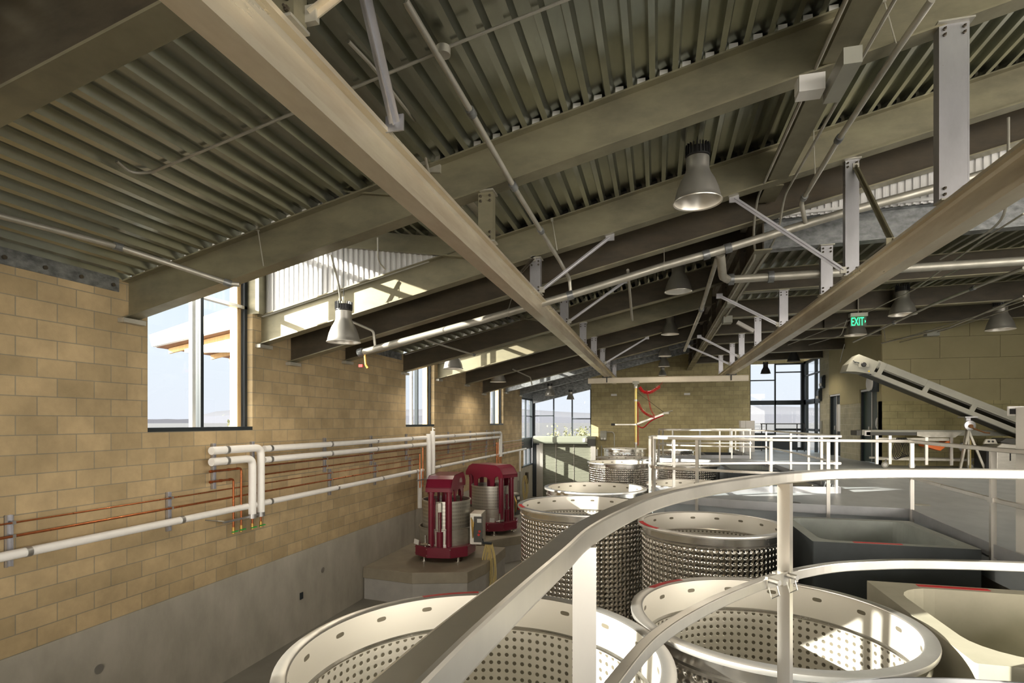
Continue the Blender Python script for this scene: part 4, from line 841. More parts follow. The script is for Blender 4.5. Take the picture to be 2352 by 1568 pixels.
t = wpipe('long lower white pipe running the whole length of the block wall', 0.0, 2.6, 13.9, .048, XP - .06, m_white, [4.15, 6.02, 7.78, 9.75, 11.6, 13.45])
t = wpipe('far section of the lower white pipe, beyond the vertical pair', 0.0, 14.5, 26.1, .045, XP - .06, m_white, [15.1, 17.6, 20.1, 22.5])
t = thing('insulated_pipe', (XP - .05, 13.7, -.1), 'white pipe dropping behind the near press', 'pipe'); MB().tube([(XP - .06, 13.7, 0), (XP - .06, 13.7, -1.0)], .06, 14).build('pipe', m_white, t)
t = thing('insulated_pipe', (XP - .05, 25.2, -.1), 'thin grey pipe dropping near the corner spandrel', 'pipe'); MB().tube([(XP - .06, 24.9, 0), (XP - .06, 24.9, -1.0)], .05, 12).build('pipe', m_white, t); MB().tube([(XP - .06, 24.9, -1.0), (XP - .06, 24.9, -1.9)], .025, 8).build('tail', m_grey, t)
for z, y0, y1, r, lab in ((.305, 2.6, 13.9, .009, 'thin upper copper line along the near block wall'), (.17, 2.6, 13.9, .014, 'thicker copper line just above the lower white pipe'), (.595, 7.5, 13.9, .012, 'upper copper line below the two white pipes'), (.45, 7.5, 13.9, .012, 'second copper line below the two white pipes'),
                          (.60, 14.5, 21.3, .012, 'far upper copper line past the vertical pair'), (.46, 14.5, 21.3, .012, 'far second copper line past the vertical pair'), (.31, 14.5, 25.9, .010, 'far thin copper line reaching the corner'), (.20, 14.5, 25.9, .012, 'far lower copper line reaching the corner'), (.46, 21.9, 25.9, .010, 'last thin pipe above the lines at the corner')):
    wpipe(lab, z, y0, y1, r, XW + .07, m_copper if 'last' not in lab else m_clampm, [], name='copper_pipe')
def cdrop(z, ye, y0, lab):
    x = XW + .14; t = thing('copper_pipe', (x, y0, z), lab, 'pipe'); MB().tube([(x, y0, z), (x, ye, z), (x, ye, -.30)], .016, 10, bend=.04).build('pipe', m_copper, t)
    for yy in (y0 + .03, ye - .25, ye - .07): MB().tube([(x, yy - .02, z), (x, yy + .02, z)], .021, 10).build('fitting', m_copper, t)
    vv = MB().tube([(x, ye, -.27), (x, ye, -.37)], .022, 10).build('valve', m_brass, t); MB().cbox((x + .03, ye, -.335), (.03, .11, .014)).build('valve_handle', m_greenp, vv)
cdrop(.605, 7.12, 6.5, 'copper drop with green valve, nearer the white drops'); cdrop(.455, 6.96, 6.5, 'copper drop with green valve at the near end, leftmost of the valves')
t = thing('copper_pipe', (XW + .16, 13.9, .2), 'pair of bright copper risers beside the tall white pipes', 'pipe')
for y, z in ((13.62, .45), (13.82, .62)): MB().tube([(XW + .18, y, z), (XW + .18, y, -.45)], .018, 8).build('riser', m_copper, t)
t = thing('copper_pipe', (XW + .16, 21.1, .2), 'pair of copper risers at the far white drops', 'pipe')
for y in (20.9, 21.1): MB().tube([(XW + .18, y, .5), (XW + .18, y, -.4)], .02, 8).build('riser', m_copper, t)
solo('support_bar', MB().bar((XW + .17, 6.72, -.16), (XW + .17, 7.52, -.16), .03, .03).tube([(XW + .02, 6.55, -.1), (XW + .17, 6.8, -.16)], .008, 6), m_clampm, 'clamp bar holding the four drops at the near end', 'bracket')
solo('support_bar', MB().bar((XW + .2, 13.4, -.24), (XW + .2, 14.5, -.24), .03, .03), m_clampm, 'clamp bar holding the risers above the near press', 'bracket')
def channel(y, z0, z1, label):
    t = thing('strut_channel', (XW, y, z0), label, 'bracket', 'strut channels on the block wall'); MB().box((XW, y - .03, z0), (XW + .006, y + .03, z1)).box((XW, y - .03, z0), (XW + .042, y - .024, z1)).box((XW, y + .024, z0), (XW + .042, y + .03, z1)).build('channel', m_hang, t)
    m = MB()
    for z in [q for q in ((.595, .45) if z1 > .9 else (.305, .17)) if z0 < q < z1]: m.cbox((XW + .06, y + .01, z), (.05, .03, .035))
    if m.v: m.build('clip', m_clampm, t)
NM = ['nearest', 'second', 'third', 'fourth', 'fifth', 'sixth', 'seventh', 'eighth', 'ninth', 'tenth']
for k, y in enumerate((4.06, 5.93, 7.66, 9.66, 11.48, 13.33, 15.0, 17.5, 20.0, 22.4)): channel(y, -.14, .38, '%s strut channel on the lower white pipe line' % NM[k])
for k, y in enumerate((6.70, 7.5, 9.49, 11.3, 13.12, 16.1, 18.2, 20.1, 21.1)): channel(y, .33, 1.0, '%s strut channel on the upper white pipes' % NM[k])
for y, z, lab in ((4.99, -1.57, 'round grey cover disc low on the near concrete wall'), (9.44, -1.57, 'round grey cover disc in the sun patch on the concrete wall')):
    solo('cover_disc', MB().lathe([(0, 0), (.055, 0), (.055, .008), (0, .008)], (XW + .012, y, z), 24, True, axis='X'), m_clampm, lab, 'cover plate')
solo('outlet_box', MB().box((XW + .012, 8.73, -1.93), (XW + .03, 8.81, -1.81)), m_dark, 'small dark wall box on the concrete base before the plinth', 'outlet')
# ------------------------------------------------------------------ plinths and presses
def plinth(poly, label, split):
    t = thing('concrete_plinth', (sum(p[0] for p in poly) / len(poly), sum(p[1] for p in poly) / len(poly), -2.6), label, 'plinth', 'press plinths')
    cx, cy = t.location.x, t.location.y
    MB().prism(poly, -2.14, -1.9).build('cap', m_plinth, t, bevel=.01); MB().prism([(cx + (x - cx) * .985, cy + (y - cy) * .985) for x, y in poly], -2.6, -2.14).build('body', m_plinth2, t)
plinth([(XW + .02, 10.95), (-5.05, 10.80), (-3.92, 11.15), (-3.75, 11.95), (-3.75, 13.6), (XW + .02, 13.6)], 'many-sided concrete plinth under the nearer burgundy press', 0)
plinth([(XW + .02, 14.4), (-4.55, 14.05), (-3.65, 15.2), (-3.62, 17.0), (XW + .02, 17.0)], 'concrete plinth under the farther burgundy press', 0)
def press(cx, cy, rot, label, zb_=-1.9, s=1.0):
    t = thing('basket_press', (cx, cy, zb_), label, 'wine press', 'burgundy basket presses'); R = Matrix.Rotation(rot, 3, 'Z')
    def W(x, y, z): v = R @ Vector((x * s, y * s, 0)); return Vector((cx + v.x, cy + v.y, zb_ + z * s))
    def pr(poly, z0, z1): return MB().prism([(W(x, y, 0).x, W(x, y, 0).y) for x, y in poly], zb_ + z0 * s, zb_ + z1 * s)
    a, b = .80, .46
    octo = [(-.27, -a), (.27, -a), (.62, -.52), (.70, .0), (.62, .52), (.27, a), (-.27, a), (-.62, .52), (-.70, .0), (-.62, -.52)]
    pr(octo, .12, .36).build('base_tray', m_burg, t, bevel=.015 * s)
    bt = t.children[0]
    for x, y in octo:
        for z in (.18, .32):
            q = W(x, y, z); d = Vector((q.x - cx, q.y - cy, 0)).normalized(); MB().tube([q, q + d * .012], .012, 6).build('rivet', m_stain, bt)
    for x, y in ((-.4, -.55), (.4, -.55), (-.4, .55), (.4, .55)):
        MB().tube([W(x, y, 0), W(x, y, .02)], .09 * s, 16).tube([W(x, y, .02), W(x, y, .14)], .03 * s, 12).build('foot', m_stain, t)
    MB().lathe([(.64 * s, .34 * s), (.645 * s, .72 * s), (.66 * s, .735 * s), (.66 * s, .75 * s), (.63 * s, .75 * s), (.625 * s, .34 * s)], (cx, cy, zb_), 64).build('juice_tray', m_stain_satin, t)
    MB().lathe([(.57 * s, .40 * s), (.57 * s, 1.33 * s), (.585 * s, 1.335 * s), (.585 * s, 1.37 * s), (.56 * s, 1.37 * s), (.555 * s, .4 * s)], (cx, cy, zb_), 72).build('basket', m_slots, t)
    for y in (-.64, .64):
        for x in (-.21, .21): 
            MB().tube([W(x, y, .36), W(x, y, 1.60)], .068 * s, 20).build('column', m_burg, t)
            MB().tube([W(x, y, 1.53), W(x, y, 1.56)], .05 * s, 14).tube([W(x, y, 1.56), W(x, y, 1.64)], .082 * s, 16).build('column_collar', m_burg, t)
    prof = [(-.80, 1.62), (-.80, 1.72), (-.66, 1.90), (-.5, 1.97), (.5, 1.97), (.66, 1.90), (.80, 1.72), (.80, 1.62), (.68, 1.62), (.56, 1.66), (.46, 1.60), (.40, 1.22), (.30, 1.22), (.26, 1.52), (.12, 1.60), (-.12, 1.60), (-.26, 1.52), (-.30, 1.22), (-.40, 1.22), (-.46, 1.60), (-.56, 1.66), (-.68, 1.62)]
    m = MB()
    for x0, x1 in ((-.30, -.27), (.27, .30)):
        vs = [W(x0, y, z) for y, z in prof] + [W(x1, y, z) for y, z in prof]; n = len(prof); m.add(vs, [tuple(range(n))[::-1], tuple(range(n, 2 * n))] + [(i, (i + 1) % n, n + (i + 1) % n, n + i) for i in range(n)])
    m.build('cheek_plate', m_burg, t)
    m = MB()
    top = [(-.80, 1.62), (-.80, 1.72), (-.66, 1.90), (-.5, 1.97), (.5, 1.97), (.66, 1.90), (.80, 1.72), (.80, 1.62)]
    for (y0, z0), (y1, z1) in zip(top, top[1:]):
        vs = [W(-.30, y0, z0), W(.30, y0, z0), W(.30, y1, z1), W(-.30, y1, z1)]; d = Vector((0, 0, -.025)) if abs(y1 - y0) > .02 else Vector((R @ Vector((0, .02 if y0 < 0 else -.02, 0))))
        m.add(vs + [v + d for v in vs], [(0, 1, 2, 3), (7, 6, 5, 4), (0, 4, 5, 1), (1, 5, 6, 2), (2, 6, 7, 3), (3, 7, 4, 0)])
    m.build('top_cover', m_burg, t, bevel=.006)
    MB().tube([W(0, 0, 1.0), W(0, 0, 1.9)], .12 * s, 20).build('ram', m_burg, t)
    MB().tube([W(0, -.66, .36), W(0, -.66, .70)], .075 * s, 18).tube([W(0, -.66, .70), W(0, -.66, 1.14)], .035 * s, 14).build('lift_cylinder', m_burg, t)
    MB().tube([W(0, -.66, .70), W(0, -.66, 1.2)], .013 * s, 10).tube([W(0.005, -.71, .70), W(0.005, -.71, 1.15)], .010 * s, 10).build('lift_rod', m_stain, t)
    MB().prism([(W(x, y, 0).x, W(x, y, 0).y) for x, y in ((-.035, -.69), (.035, -.69), (.035, -.63), (-.035, -.63))], zb_ + 1.15 * s, zb_ + 1.36 * s).build('lift_head', m_stain_satin, t)
    MB().bar(W(-.08, -.605, .72), W(-.08, -.605, 1.34), .06 * s, .02 * s).build('basket_guide', m_stain_satin, t)
    for x in (-.13, .13): MB().tube([W(x, -.62, .4), W(x, -.62, 1.45)], .012 * s, 8).build('guide_rod', m_burg, t)
    m = MB(); m.tube([W(-.33, -.70, .36), W(-.33, -.70, .62)], .028 * s, 10).tube([W(-.45, -.66, .40), W(-.2, -.72, .40)], .025 * s, 10).tube([W(-.36, -.72, .42), W(-.24, -.76, .42)], .035 * s, 10); m.build('outlet_valve', m_stain, t)
    MB().bar(W(-.62, -.60, .46), W(-.5, -.66, .44), .02 * s, .11 * s).build('spout', m_pale, t)
    # control box on the right with its hose rack
    bx0 = W(.78, -.10, 0)
    MB().prism([(W(x, y, 0).x, W(x, y, 0).y) for x, y in ((.62, -.28), (.90, -.28), (.90, .30), (.62, .30))], zb_ + .34 * s, zb_ + 1.06 * s).build('control_box', m_stain_satin, t, bevel=.01)
    MB().prism([(W(x, y, 0).x, W(x, y, 0).y) for x, y in ((.72, -.30), (.92, -.30), (.92, -.27), (.72, -.27))], zb_ + .40 * s, zb_ + 1.0 * s).build('control_panel', m_greydark, t); cp = [c for c in t.children if c.name.startswith('control_panel')][0]
    for z, x in ((.58, .84), (.66, .86)): MB().tube([W(x, -.30, z), W(x, -.33, z)], .03 * s, 10).build('red_button', m_red, cp)
    MB().prism([(W(x, y, 0).x, W(x, y, 0).y) for x, y in ((.80, -.31), (.90, -.31), (.90, -.3), (.80, -.3))], zb_ + .86 * s, zb_ + .95 * s).build('gauge', m_pale, cp)
    m = MB()
    for k in range(3): m.tube([W(.66 + .03 * k, -.32, .98 - k * .05), W(.68 + .02 * k, -.36, .8), W(.7, -.33, .5)], .010 * s, 6, bend=.05)
    m.build('hydraulic_line', m_brass, t)
    return t, W
m_slots, _t, N_, L_, b_ = nodes_of('slotted basket steel')
b_.inputs['Metallic'].default_value = .85; b_.inputs['Roughness'].default_value = .36
g_ = N_.new('ShaderNodeNewGeometry'); tc_ = N_.new('ShaderNodeTexCoord'); s_ = N_.new('ShaderNodeSeparateXYZ'); L_.new(tc_.outputs['Object'], s_.inputs[0])
an_ = math_node(N_, L_, 'MULTIPLY', math_node(N_, L_, 'ARCTAN2', s_.outputs[1], s_.outputs[0]), 130 / (2 * PI))
fa_ = math_node(N_, L_, 'LESS_THAN', math_node(N_, L_, 'FRACT', an_), .26); fz_ = math_node(N_, L_, 'LESS_THAN', math_node(N_, L_, 'FRACT', math_node(N_, L_, 'MULTIPLY', s_.outputs[2], 1 / .085)), .55)
fx_ = math_node(N_, L_, 'MULTIPLY', fa_, fz_); x_ = N_.new('ShaderNodeMix'); x_.data_type = 'RGBA'; L_.new(fx_, x_.inputs[0]); x_.inputs[6].default_value = (.66, .64, .58, 1); x_.inputs[7].default_value = (.16, .15, .13, 1); L_.new(x_.outputs[2], b_.inputs['Base Color'])
p1, W1 = press(-4.90, 12.42, .14, 'nearer burgundy basket press on its plinth, seen end on')
p2, W2 = press(-4.75, 15.6, 1.05, 'farther burgundy basket press seen from the side, with small name plate')
MB().bar(W2(-.62 - .015, -.30, .24), W2(-.70 + .03, .02, .24), .012, .11).build('name_plate', m_stain_satin, p2)
def hose_coil(c, label, n=7):
    m = MB(); random.seed(3)
    for k in range(n):
        a = .16 + .05 * random.random(); d = .8 + .5 * random.random(); x0 = c[0] + (k - n / 2) * .022; y0 = c[1] + random.uniform(-.04, .04)
        m.tube(curve_pts([(x0, y0, c[2]), (x0 - a * .5, y0, c[2] - d * .4), (x0 - a * .2, y0, c[2] - d * .9), (x0 + a * .1, y0, c[2] - d), (x0 + a * .6, y0, c[2] - d * .7), (x0 + a * .5, y0, c[2] - d * .3), (x0 + .02, y0, c[2])], 5), .012, 6)
    return solo('hose_coil', m, m_yellow, label, 'hose')
hose_coil((-3.78, 12.25, -1.52), 'pale yellow hose coil hanging beside the nearer press')
hose_coil((-6.1, 25.6, -1.25), 'pale yellow hose hanging at the far wall near the roller door', 5)
solo('hose_hook', MB().cbox((-3.82, 12.22, -1.5), (.22, .06, .05)).tube([(-3.9, 12.2, -1.5), (-3.92, 12.2, -1.4)], .012, 6), m_dark, 'dark hose hook on the control box of the nearer press', 'hook')
t = thing('wall_box', (XW, 26.0, -1.6), 'brown electrical box on the far wall by the low window', 'box'); MB().box((XW, 26.5, -1.75), (XW + .14, 26.75, -1.2)).build('body', m_mill, t)
solo('wall_box', MB().box((XW, 25.0, -2.1), (XW + .12, 25.35, -1.45)), m_plinth2, 'pale wall box below the far white pipe', 'box')
# ------------------------------------------------------------------ items on the back wall
def flood(p, axis, label, sgn=1):
    t = thing('emergency_light', p, label, 'light'); x, y, z = p
    if axis == 'Y':
        MB().prismX([(y, z - .2), (y - .05, z - .26), (y - .16, z - .2), (y - .16, z + .1), (y - .06, z + .24), (y, z + .24)], x - .16, x + .16).build('housing', m_grey, t, bevel=.02)
        m = MB(); 
        for d in (-.07, .07): m.lathe([(0, 0), (.05, 0), (.05, -.03), (0, -.03)], (x + d, y - .15, z - .16), 14, axis='Y')
        m.build('lamp_head', m_pale, t)
    else:
        MB().prismY([(x, z - .26), (x - .06, z - .28), (x - .14, z - .16), (x - .14, z + .14), (x - .07, z + .26), (x, z + .26)], y - .16, y + .16).build('housing', m_dark, t, bevel=.02)
        m = MB()
        for d in (-.07, .07): m.lathe([(0, 0), (.06, 0), (.06, -.04), (0, -.04)], (x - .13, y + d, z - .12), 14, axis='X')
        m.build('lamp_head', m_pale, t)
flood((-2.62, YB, .62), 'Y', 'grey emergency light on the block wall above the farthest tank')
solo('conduit', MB().tube([(-2.46, YB - .06, .80), (-2.16, YB - .06, .80), (-2.08, YB - .06, .70), (-2.08, YB - .06, 0)], .028, 8, bend=.1), m_galv, 'bent conduit from the grey emergency light down the block wall', 'conduit')
solo('conduit', MB().tube([(-2.72, YB - .05, .1), (-2.72, YB - .05, -1.6)], .03, 8), m_grey, 'vertical conduit beside the roller door motor', 'conduit')
solo('door_control', MB().cbox((-2.95, YB - .06, -.25), (.07, .06, .35)), m_pale, 'pale door control beside the roller door', 'control')
flood((XR, 24.95, 2.95), 'X', 'upper dark emergency light by the glazed door'); flood((XR - .0, 25.4, 2.45), 'X', 'lower dark emergency light on the block pier')
t = thing('wall_clock', (XR - .3, 19.2, 2.7), 'round white clock projecting over the green door', 'clock'); MB().cbox((XR - .12, 19.25, 2.5), (.24, .12, .52)).build('housing', m_dark, t); MB().lathe([(0, 0), (.24, 0), (.24, .04), (0, .04)], (XR - .26, 19.30, 2.5), 32, True, axis='X').build('face', m_pale, t)
solo('switch_box', MB().box((XR - .05, 25.2, 1.05), (XR, 25.32, 1.35)).tube([(XR - .02, 25.26, 1.05), (XR - .02, 25.26, .12)], .02, 6), m_grey, 'small switch box with conduit on the block pier', 'switch')
t = thing('exit_sign', (3.9, 12.5, 3.05), 'green lit EXIT sign hanging below the flat roof', 'sign')
pn = MB().box((3.77, 12.48, 3.24), (4.06, 12.5, 3.43)).build('panel', m_exitb, t); MB().box((3.76, 12.42, 3.43), (4.07, 12.56, 3.50)).build('canopy_box', m_grey, t); MB().tube([(3.92, 12.5, 3.46), (3.92, 12.5, zr(3.9) + .43)], .01, 6).build('stem', m_galv, t)
def text(s, size, mat, loc, rot, parent, name='lettering', ext=.002, sx=1):
    cu = bpy.data.curves.new(name, 'FONT'); cu.body = s; cu.size = size; cu.extrude = ext; cu.align_x = 'CENTER'; cu.align_y = 'CENTER'
    o = bpy.data.objects.new(name, cu); C.objects.link(o); dg = bpy.context.evaluated_depsgraph_get(); me = bpy.data.meshes.new_from_object(o.evaluated_get(dg)); bpy.data.objects.remove(o)
    q = bpy.data.objects.new(name, me); C.objects.link(q); me.materials.clear(); me.materials.append(mat); q.parent = parent; q.location = Vector(loc) - ORG[parent.name]; q.rotation_euler = rot; q.scale = (sx, 1, 1); return q
text('EXIT', .235, m_exitg, (3.90, 12.474, 3.325), (PI / 2, 0, 0), pn, 'exit_lettering', .003, .48)
MB().prismY([(4.03, 3.30), (4.05, 3.33), (4.03, 3.36)], 12.47, 12.475).build('arrow', m_exitg, pn)
# ------------------------------------------------------------------ conveyor, carts, stand, crusher on the deck
YV = 17.5
t = thing('conveyor', (7.5, YV, .5), 'grey inclined belt conveyor rising to the left in front of the olive wall', 'conveyor')
H0 = Vector((5.42, YV, 3.02)); H1 = Vector((9.6, YV, 1.02)); dv = (H1 - H0).normalized(); up = Vector((-dv.z, 0, dv.x)); up = up if up.z > 0 else -up
def along(f, o): return H0 + dv * f + up * o
def side(f0, f1, o0, o1, y0, y1, m):
    pts = [along(f0, o0), along(f1, o0), along(f1, o1), along(f0, o1)]; return m.prismY([(p.x, p.z) for p in pts], y0, y1)
Lc = (H1 - H0).length
for y0, y1 in ((YV - .26, YV - .23), (YV + .23, YV + .26)):
    m = MB(); side(.45, Lc, .02, .20, y0, y1, m); side(.45, Lc, -.24, -.12, y0, y1, m)
    m.build('side_frame', m_grey, t)
    for f in (.55, 1.75, 2.95, 4.1): side(f, f + .12, -.235, .195, y0 - .006, y1 + .006, MB()).build('cross_plate', m_grey, t)
m = MB(); side(.3, Lc, -.26, -.24, YV - .26, YV + .26, m); m.build('bottom_tray', m_greydark, t)
m = MB(); side(.3, Lc, -.02, .0, YV - .23, YV + .23, m); side(.45, Lc, -.16, -.14, YV - .23, YV + .23, m); m.build('belt', m_greydark, t)
hp = [along(-.28, .12), along(-.02, .22), along(.46, .22), along(.46, -.24), along(.12, -.27), along(-.20, -.16)]
hp = [Vector((5.10, 0, 2.72)), Vector((5.17, 0, 2.93)), Vector((5.42, 0, 3.19)), Vector((5.92, 0, 2.96)), Vector((5.75, 0, 2.63)), Vector((5.35, 0, 2.71))]
m = MB().prismY([(p.x, p.z) for p in hp], YV - .28, YV + .28); m.build('head_housing', m_grey, t)
MB().cbox(Vector((5.53, YV - .29, 2.90)), (.26, .02, .14)).build('bearing_plate', m_grey, t); MB().lathe([(0, 0), (.07, 0), (.05, -.03), (0, -.03)], (5.53, YV - .295, 2.90), 16, axis='Y').build('bearing', m_black, t)
MB().bar((5.30, YV - .3, 2.98), (5.42, YV - .3, 2.95), .02, .02).bar((5.27, YV - .3, 3.02), (5.33, YV - .3, 2.95), .015, .015).build('tension_screw', m_dark, t); MB().add([(5.63, YV - .285, 2.70), (5.69, YV - .285, 2.69), (5.67, YV - .285, 2.745)], [(0, 1, 2)]).build('warning_sticker', emit_mat('yellow sticker', (.8, .6, .02), 0), t)
m = MB(); side(3.0, 4.0, .06, .15, YV - .265, YV - .26, m); m.build('name_plate', m_grey, t)
for o_ in (t,):
    pass
t = thing('jack_stand', (8.05, 17.4, 0), 'A-frame stand with hand winch holding up the conveyor', 'stand'); ys = 17.35
for x in (7.86, 8.42): MB().bar((8.06, ys, 1.08), (x, ys - .02, .04), .045, .05).build('leg', m_galv, t)
MB().bar((8.06, ys + .1, 1.08), (8.12, ys + .55, .04), .045, .05).build('leg', m_galv, t)
MB().box((7.72, ys - .10, 0), (8.55, ys + .02, .045)).build('base_bar', m_grey, t); MB().tube([(8.06, ys, .15), (8.06, ys, 1.35)], .03, 10).build('screw_tube', m_galv, t)
MB().lathe([(0, 0), (.13, 0), (.13, -.05), (.05, -.06), (0, -.06)], (8.06, ys - .04, 1.22), 20, axis='Y').build('winch_drum', m_hang, t); MB().tube([(8.06, ys - .1, 1.2), (8.14, ys - .12, 1.13), (8.36, ys - .14, 1.03), (8.47, ys - .14, 1.02)], .018, 8).lathe([(0, 0), (.05, 0), (.05, -.05), (0, -.05)], (8.06, ys - .09, 1.2), 12, axis='Y').build('crank_handle', m_ring, t)
MB().cbox((8.06, ys + .05, 1.44), (.28, .4, .03)).cbox((8.06, ys + .05, 1.38), (.1, .1, .08)).build('saddle', m_hang, t); MB().tube([(8.12, ys + .05, .05), (8.12, ys + .05, .95)], .022, 8).build('chain_guard', m_yellow, t)
YQ = 18.3
t = thing('sorting_table', (7.5, YQ, 0), 'long grey sorting table on castors with coiled black cables', 'table')
MB().box((5.75, YQ - .3, .93), (9.4, YQ + .3, 1.08)).build('belt_bed', m_grey, t); MB().box((5.85, YQ - .33, .93), (7.1, YQ - .3, 1.02)).box((5.62, YQ - .26, .92), (5.85, YQ + .26, 1.06)).build('end_roller_box', m_greydark, t); MB().box((5.80, YQ - .33, .91), (5.95, YQ - .3, 1.06)).build('end_bracket', m_pale, t)
MB().prismY([(7.1, .92), (7.1, 1.03), (8.2, 1.03), (8.02, .88), (7.3, .88)], YQ - .36, YQ - .3).build('side_chute', m_galv, t)
for x in (6.12, 6.45, 7.35, 7.95): MB().box((x - .035, YQ - .33, .1), (x + .035, YQ - .26, .92)).build('leg', m_alu, t)
MB().box((6.1, YQ - .32, .22), (9.2, YQ - .27, .28)).box((6.1, YQ + .2, .22), (9.2, YQ + .25, .28)).box((6.1, YQ - .32, .78), (7.9, YQ - .27, .86)).build('lower_rail', m_galv, t)
for x in (6.28, 6.95, 8.35):
    cs = MB().lathe([(.045, -.025), (.085, -.025), (.09, 0), (.085, .025), (.045, .025)], (x, YQ - .42, .09), 20, axis='Y').build('castor', m_grey, t); MB().lathe([(0, -.028), (.05, -.028), (.05, .028), (0, .028)], (x, YQ - .42, .09), 14, axis='Y').build('castor_hub', m_pale, cs); MB().bar((x, YQ - .42, .1), (x + .08, YQ - .3, .24), .03, .05).build('castor_fork', m_hang, cs)
m = MB(); random.seed(5)
for k in range(6):
    x0 = 6.62 + k * .04; m.tube(curve_pts([(x0, YQ - .34, .86), (x0 - .12, YQ - .36, .5), (x0 - .05, YQ - .36, .25 + .03 * k), (x0 + .1, YQ - .36, .35), (x0 + .14, YQ - .36, .6), (x0 + .02, YQ - .34, .86)], 5), .011, 5)
solo('cable_coil', m, m_black, 'black coiled cables hanging on the sorting table', 'cable')
solo('orange_chute', MB().prismY([(7.28, .75), (7.33, .62), (7.70, .50), (8.02, .80), (7.92, .81), (7.72, .68)], YQ - .28, YQ + .1), m_orange, 'orange plastic chute tucked under the sorting table', 'chute')
solo('drain_elbow', MB().tube([(8.35, YQ - .3, .72), (8.18, YQ - .3, .70), (8.15, YQ - .3, .60), (8.20, YQ - .3, .52)], .035, 10, bend=.05), m_hang, 'bright drain elbow under the sorting table', 'pipe')
solo('ball_valve', MB().tube([(8.98, YQ - .32, 1.06), (8.98, YQ - .32, 1.2)], .02, 8).bar((8.98, YQ - .34, 1.13), (9.12, YQ - .34, 1.12), .015, .02), m_yellow, 'small yellow-handled valve on the table top', 'valve')
t = thing('crusher', (9.0, 17.3, 0), 'stainless crusher housing on the deck at the right edge', 'crusher'); yc = 17.2
MB().prismY([(8.62, .06), (8.62, .66), (8.74, .76), (9.35, .70), (9.55, .1), (9.5, .06)], yc, yc + .7).build('housing', m_stain_satin, t, bevel=.02); MB().prismY([(8.72, .78), (8.85, .88), (9.15, .88), (9.32, .74), (9.2, .70)], yc + .05, yc + .65).build('hopper_lip', m_greydark, t)
MB().box((8.40, yc + .02, .08), (8.60, yc + .6, .6)).build('motor_bay', m_black, t); MB().prismY([(8.32, .74), (8.38, .86), (8.58, .86), (8.63, .74)], yc - .02, yc + .03).build('twin_socket_plate', m_galv, t)
m = MB()
for x in (8.43, 8.52): m.lathe([(0, 0), (.025, 0), (.025, -.02), (0, -.02)], (x, yc - .02, .80), 12, axis='Y')
m.build('socket', m_black, t); MB().box((8.90, yc - .006, .30), (8.93, yc - .002, .54)).build('slot', m_black, t); MB().box((9.38, yc - .01, .32), (9.46, yc - .004, .42)).box((9.40, yc - .01, .16), (9.47, yc - .004, .28)).build('warning_label', m_burg, t)
MB().tube([(8.64, yc - .0, 0), (8.64, yc, .08)], .03, 8).tube([(9.45, yc, 0), (9.45, yc, .08)], .03, 8).build('foot', m_pale, t)
# white cabinet at the right edge
t = thing('control_cabinet', (3.9, 5.9, 0), 'white cabinet standing at the right edge beyond the railing', 'cabinet'); q = by(2332, 935, 6.2)
MB().box((q.x, 5.55, 0), (q.x + .6, 6.2, q.z)).build('body', m_cab, t, bevel=.008); np_ = MB().box((q.x - .055, 6.2, q.z - .08), (q.x + .3, 6.22, q.z + .01)).build('name_plate', m_pale, t); MB().box((q.x - .045, 6.195, q.z - .065), (q.x + .02, 6.2, q.z - .015)).build('plate_border', m_black, np_)
solo('feed_hopper', MB().prismY([(9.75, 1.70), (10.6, 1.70), (10.4, 1.2), (9.95, 1.2)], 17.9, 18.6), m_grey, 'pale steel hopper above the foot of the conveyor', 'hopper')
t = thing('electrical_cabinet', (4.0, 26.6, 0), 'tall grey-white cabinet against the end wall beside the glazing', 'cabinet'); MB().box((3.55, 25.9, 0), (4.12, 26.4, 1.36)).build('body', m_pale, t, bevel=.01); MB().box((3.75, 25.895, .05), (3.76, 25.9, 1.36)).build('door_seam', m_grey, t); MB().box((3.93, 25.88, .92), (4.02, 25.9, 1.0)).build('isolator', m_black, t)
for x, y, lab in ((2.13, 9.85, 'round dark floor drain on the first walkway'), (4.05, 10.1, 'round pale floor drain on the deck at right')):
    solo('floor_drain', MB().lathe([(0, .004), (.12, .004), (.13, .0), (.13, -.002)], (x, y, 0), 28), m_grey if 'pale' in lab else m_greydark, lab, 'drain')
# black ladder-like stand by the end glazing
t = thing('black_stand', (5.2, 26.9, 0), 'black metal frame stand in front of the end glazing', 'stand'); m = MB()
for x in (4.55, 4.75, 6.0, 6.3): m.box((x - .02, 26.78, 0), (x + .02, 26.82, 1.22))
m.box((4.5, 26.78, 1.2), (6.32, 26.82, 1.24)).box((4.75, 26.78, .75), (6.3, 26.82, .78)); m.build('frame', m_black, t); MB().box((4.8, 26.75, .12), (6.0, 26.85, .62)).build('lower_panel', m_dark, t)
